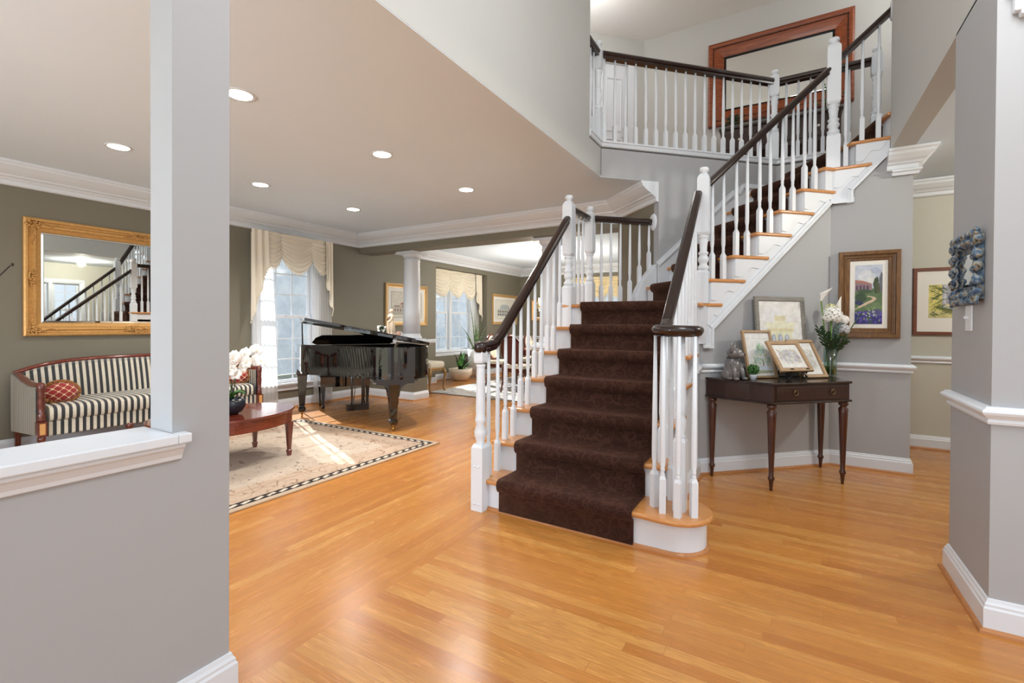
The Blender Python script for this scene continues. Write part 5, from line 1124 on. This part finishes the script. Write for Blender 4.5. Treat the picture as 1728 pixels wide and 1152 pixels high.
def calla(label, base, mid, tip, lean, yaw):
    t = flower('calla_lily', label, 'flower'); obj('stem', MB().tube(crom([base, mid, tip], 8), [.006] * 17, 8), M_STEM, t)
    Mf = Matrix.Translation(tip) @ Matrix.Rotation(yaw, 4, 'Z') @ Matrix.Rotation(lean, 4, 'X')
    def fn(u, v):
        a = (u - .5) * 2 * PI * 1.06; k = ((1 + math.cos(a)) / 2) ** 2.5 * v ** 2; r = .006 + .024 * v ** 1.4 + .016 * k
        return (r * math.sin(a) * (1 - .35 * k), -r * math.cos(a), -.01 + .085 * v + .055 * k - .022 * (1 - math.cos(a)) * .5 * v ** 2)
    obj('bloom', MB().grid(fn, 24, 12, M=Mf), M_CALLA, t, solid=.0018); obj('spadix', MB().tube([(0, 0, 0), (0, 0, .055)], [.005, .003], 8, M=Mf), M_STEM, t)
calla('tall white calla lily standing highest in the glass vase', (-.01, 0, 0), (-.05, .01, .35), (-.115, -.01, .635), .35, 1.2)
calla('white calla lily leaning right in front of the brown picture frame', (.015, 0, 0), (.05, .0, .3), (.115, .01, .535), -.3, .6)
def cluster(name, label, c, r, n, pr, mat, dz=0):
    t = flower(name, label, 'flower'); obj('stem', MB().tube([(0, 0, .0), (c[0] * .4, c[1] * .4, .25), (c[0], c[1], c[2] - r * .6)], .0045, 6), M_STEM, t); m = MB()
    for i in range(n):
        z = -.7 + 1.7 * (i + .5) / n; a = i * 2.39996; q = math.sqrt(max(0, 1 - z * z)); N_ = Vector((q * math.cos(a), q * math.sin(a), z)); p = Vector(c) + N_ * r * rnd.uniform(.9, 1.06)
        A_ = N_.orthogonal().normalized(); B_ = N_.cross(A_); Mp = Matrix((A_, B_, N_)).transposed().to_4x4(); Mp.translation = p
        for k in range(4): b_ = k * PI / 2 + i; m.ball((math.cos(b_) * pr * .75, math.sin(b_) * pr * .75, 0), (pr * .8, pr * .8, pr * .35), 6, 4, M=Mp)
    obj('bloom', m, mat, t)
cluster('hydrangea', 'round white hydrangea head in the middle of the vase bouquet', (-.02, -.03, .50), .072, 70, .012, M_PETAL)
cluster('hydrangea', 'small yellowish white blossom cluster at the top of the bouquet', (.0, .0, .565), .04, 26, .008, plain('greenish_white_petal', (226, 226, 176), .6, vary=.08))
cluster('chrysanthemum', 'white pompon flower on the right of the bouquet beside the picture frame', (.10, -.03, .465), .04, 60, .009, M_PETAL)
cluster('carnation', 'small grey-white flower low on the right of the bouquet', (.085, -.05, .385), .042, 30, .010, plain('grey_white_petal', (206, 206, 212), .6, vary=.1))
def sprig(label, stems, mat, lw, ll):
    t = flower('leafy_sprig', label, 'greenery'); m = MB()
    for tip in stems:
        tip = Vector(tip); base_ = Vector((tip.x * .15, tip.y * .15, .12)); pts = [base_.lerp(tip, i / 8) + Vector((0, 0, .03 * math.sin(PI * i / 8))) for i in range(9)]; m.tube(pts, .003, 5)
        for i in range(3, 9):
            for sgn in (-1, 1):
                d = (tip - base_).normalized(); s_ = d.cross(Vector((.2, .3, 1))).normalized() * sgn; e = pts[i] + (s_ * .8 + d * .6 + Vector((0, rnd.uniform(-.5, .1), rnd.uniform(-.2, .3)))).normalized() * ll; q = d * lw
                m.grid(lambda u, v: pts[i].lerp(e, v) + q * (u - .5) * 2 * math.sin(PI * (.06 + .9 * v)) + Vector((0, 0, .006 * math.sin(PI * v))), 2, 5)
    obj('leaves', m, mat, t)
sprig('dark green leaves around the rim of the glass vase', [(-.10, -.04, .34), (-.075, -.07, .28), (.03, -.10, .27), (.09, -.06, .29), (-.02, -.08, .31), (.06, .03, .33), (-.12, .0, .38), (.11, -.02, .24)], M_LEAFD, .013, .05)
sprig('thin leafy green twig reaching right across the brown picture frame', [(.24, -.06, .50), (.20, -.04, .42)], M_LEAF, .006, .035)
sprig('grey-green eucalyptus sprig low in the bouquet', [(.03, -.05, .42), (.07, .02, .40)], plain('eucalyptus', (96, 118, 116), .6, vary=.15), .010, .035)

# ------------------------------------------------------------------ upper landing cabinet
t = thing('sideboard', 'dark wood sideboard with turned legs under the huge orange-framed mirror upstairs', 'sideboard', (-.15, 6.96, F2))
obj('body', MB().box(-.64, .64, -.20, .20, .36, .68), M_DARKV, t, bevel=.004); obj('tabletop', MB().box(-.66, .66, -.22, .21, .68, .71), M_DARK, t, bevel=.006)
for i in range(3):
    x = -.42 + .42 * i; d = obj('drawer', MB().box(x - .19, x + .19, -.212, -.20, .42, .63), M_DARKV, t, bevel=.004)
    obj('knob', MB().ball((x, -.222, .53), .016, 12, 8), M_PAPER, d)
for x in (-.60, -.2, .2, .60):
    for y in (-.17, .17): obj('leg', MB().lathe([(.016, 0), (.024, .03), (.014, .07), (.026, .2), (.018, .26), (.028, .30), (.028, .37)], (x, y, 0), n=14), M_DARKV, t)
for x, lab in ((-.50, 'small dark green plant at the left end of the upstairs sideboard'), (.53, 'small bright green plant at the right end of the upstairs sideboard')):
    t = thing('potted_plant', lab, 'plant', (-.15 + x, 6.92, F2 + .71)); obj('pot', MB().lathe([(.04, 0), (.055, .06), (.05, .07)], n=18), M_CAT, t); m = MB()
    for i in range(60): q = Vector((rnd.gauss(0, .05), rnd.gauss(0, .04), rnd.uniform(.07, .22 if x < 0 else .36))); m.ball(q, (.018, .012, .014), 5, 4)
    obj('foliage', m, M_LEAFD if x < 0 else M_LEAF, t)
# ------------------------------------------------------------------ branch at the left edge
t = thing('budding_branch', 'dark budding twig at the left edge before the mirror wall', 'branch', (-5.55, .62, 0))
obj('vase', MB().lathe([(.09, 0), (.13, .1), (.15, .3), (.10, .5), (.06, .6), (.075, .66)], n=28), plain('brown_vase', (86, 70, 56), .4), t)
for k, (bx, by, bz) in enumerate(((.0, .62, 1.72), (-.05, .30, 1.6), (.1, .1, 1.5))):
    pts = [Vector((0, 0, .62)).lerp(Vector((bx, by, bz)), i / 10) + Vector((.02 * math.sin(i * 1.7), .025 * math.sin(i * 2.1 + k), 0)) for i in range(11)]
    b = obj('twig', MB().tube(pts, [.012 - .0007 * i for i in range(11)], 7), plain('bark', (58, 44, 40), .8) if k == 0 else bpy.data.materials['bark'], t)
    m = MB()
    for i in range(3, 11): m.ball(pts[i] + Vector((0, .014 * (-1) ** i, .01)), (.010, .010, .015), 7, 5)
    obj('buds', m, bpy.data.materials['bark'], b)

# ------------------------------------------------------------------ outdoors beyond the windows
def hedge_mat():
    t = NT('winter_trees'); n = t.noise(t.obj(), 1.6, 6, .7, .6); t.set(color=t.ramp(n, [(.3, (204, 212, 220)), (.5, (226, 232, 238)), (.68, (246, 248, 250))]), rough=1, spec=0); return t.m  # haze and outdoor brightness are put into these pale tones
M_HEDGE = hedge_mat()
def treeline(a, b, seed):
    a, b = Vector(a), Vector(b); d = (b - a); nn = Vector((-d.y, d.x, 0)).normalized(); r = random.Random(seed); ph = [r.uniform(0, 6) for _ in range(6)]
    def fn(u, v):
        q = u * d.length; h = 3.7 + .35 * math.sin(q * .9 + ph[0]) + .25 * math.sin(q * 2.3 + ph[1])
        return a + d * u + Vector((0, 0, -.4 + h * v)) + nn * (.5 * v + .3 * math.sin(q * 1.1 + ph[2] + 2 * v) + .08 * math.sin(q * 4.1 + ph[3] + 7 * v) + .04 * math.sin(v * 23 + q * 6))
    return MB().grid(fn, 150, 26)
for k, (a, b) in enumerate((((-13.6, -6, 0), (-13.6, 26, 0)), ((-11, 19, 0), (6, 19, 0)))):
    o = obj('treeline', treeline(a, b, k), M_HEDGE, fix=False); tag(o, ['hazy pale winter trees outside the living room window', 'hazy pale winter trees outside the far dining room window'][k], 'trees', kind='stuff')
struct('floor', MB().box(-40, 20, -30, 40, -.5, -.42), plain('winter_lawn', (150, 150, 132), .9, vary=.1))
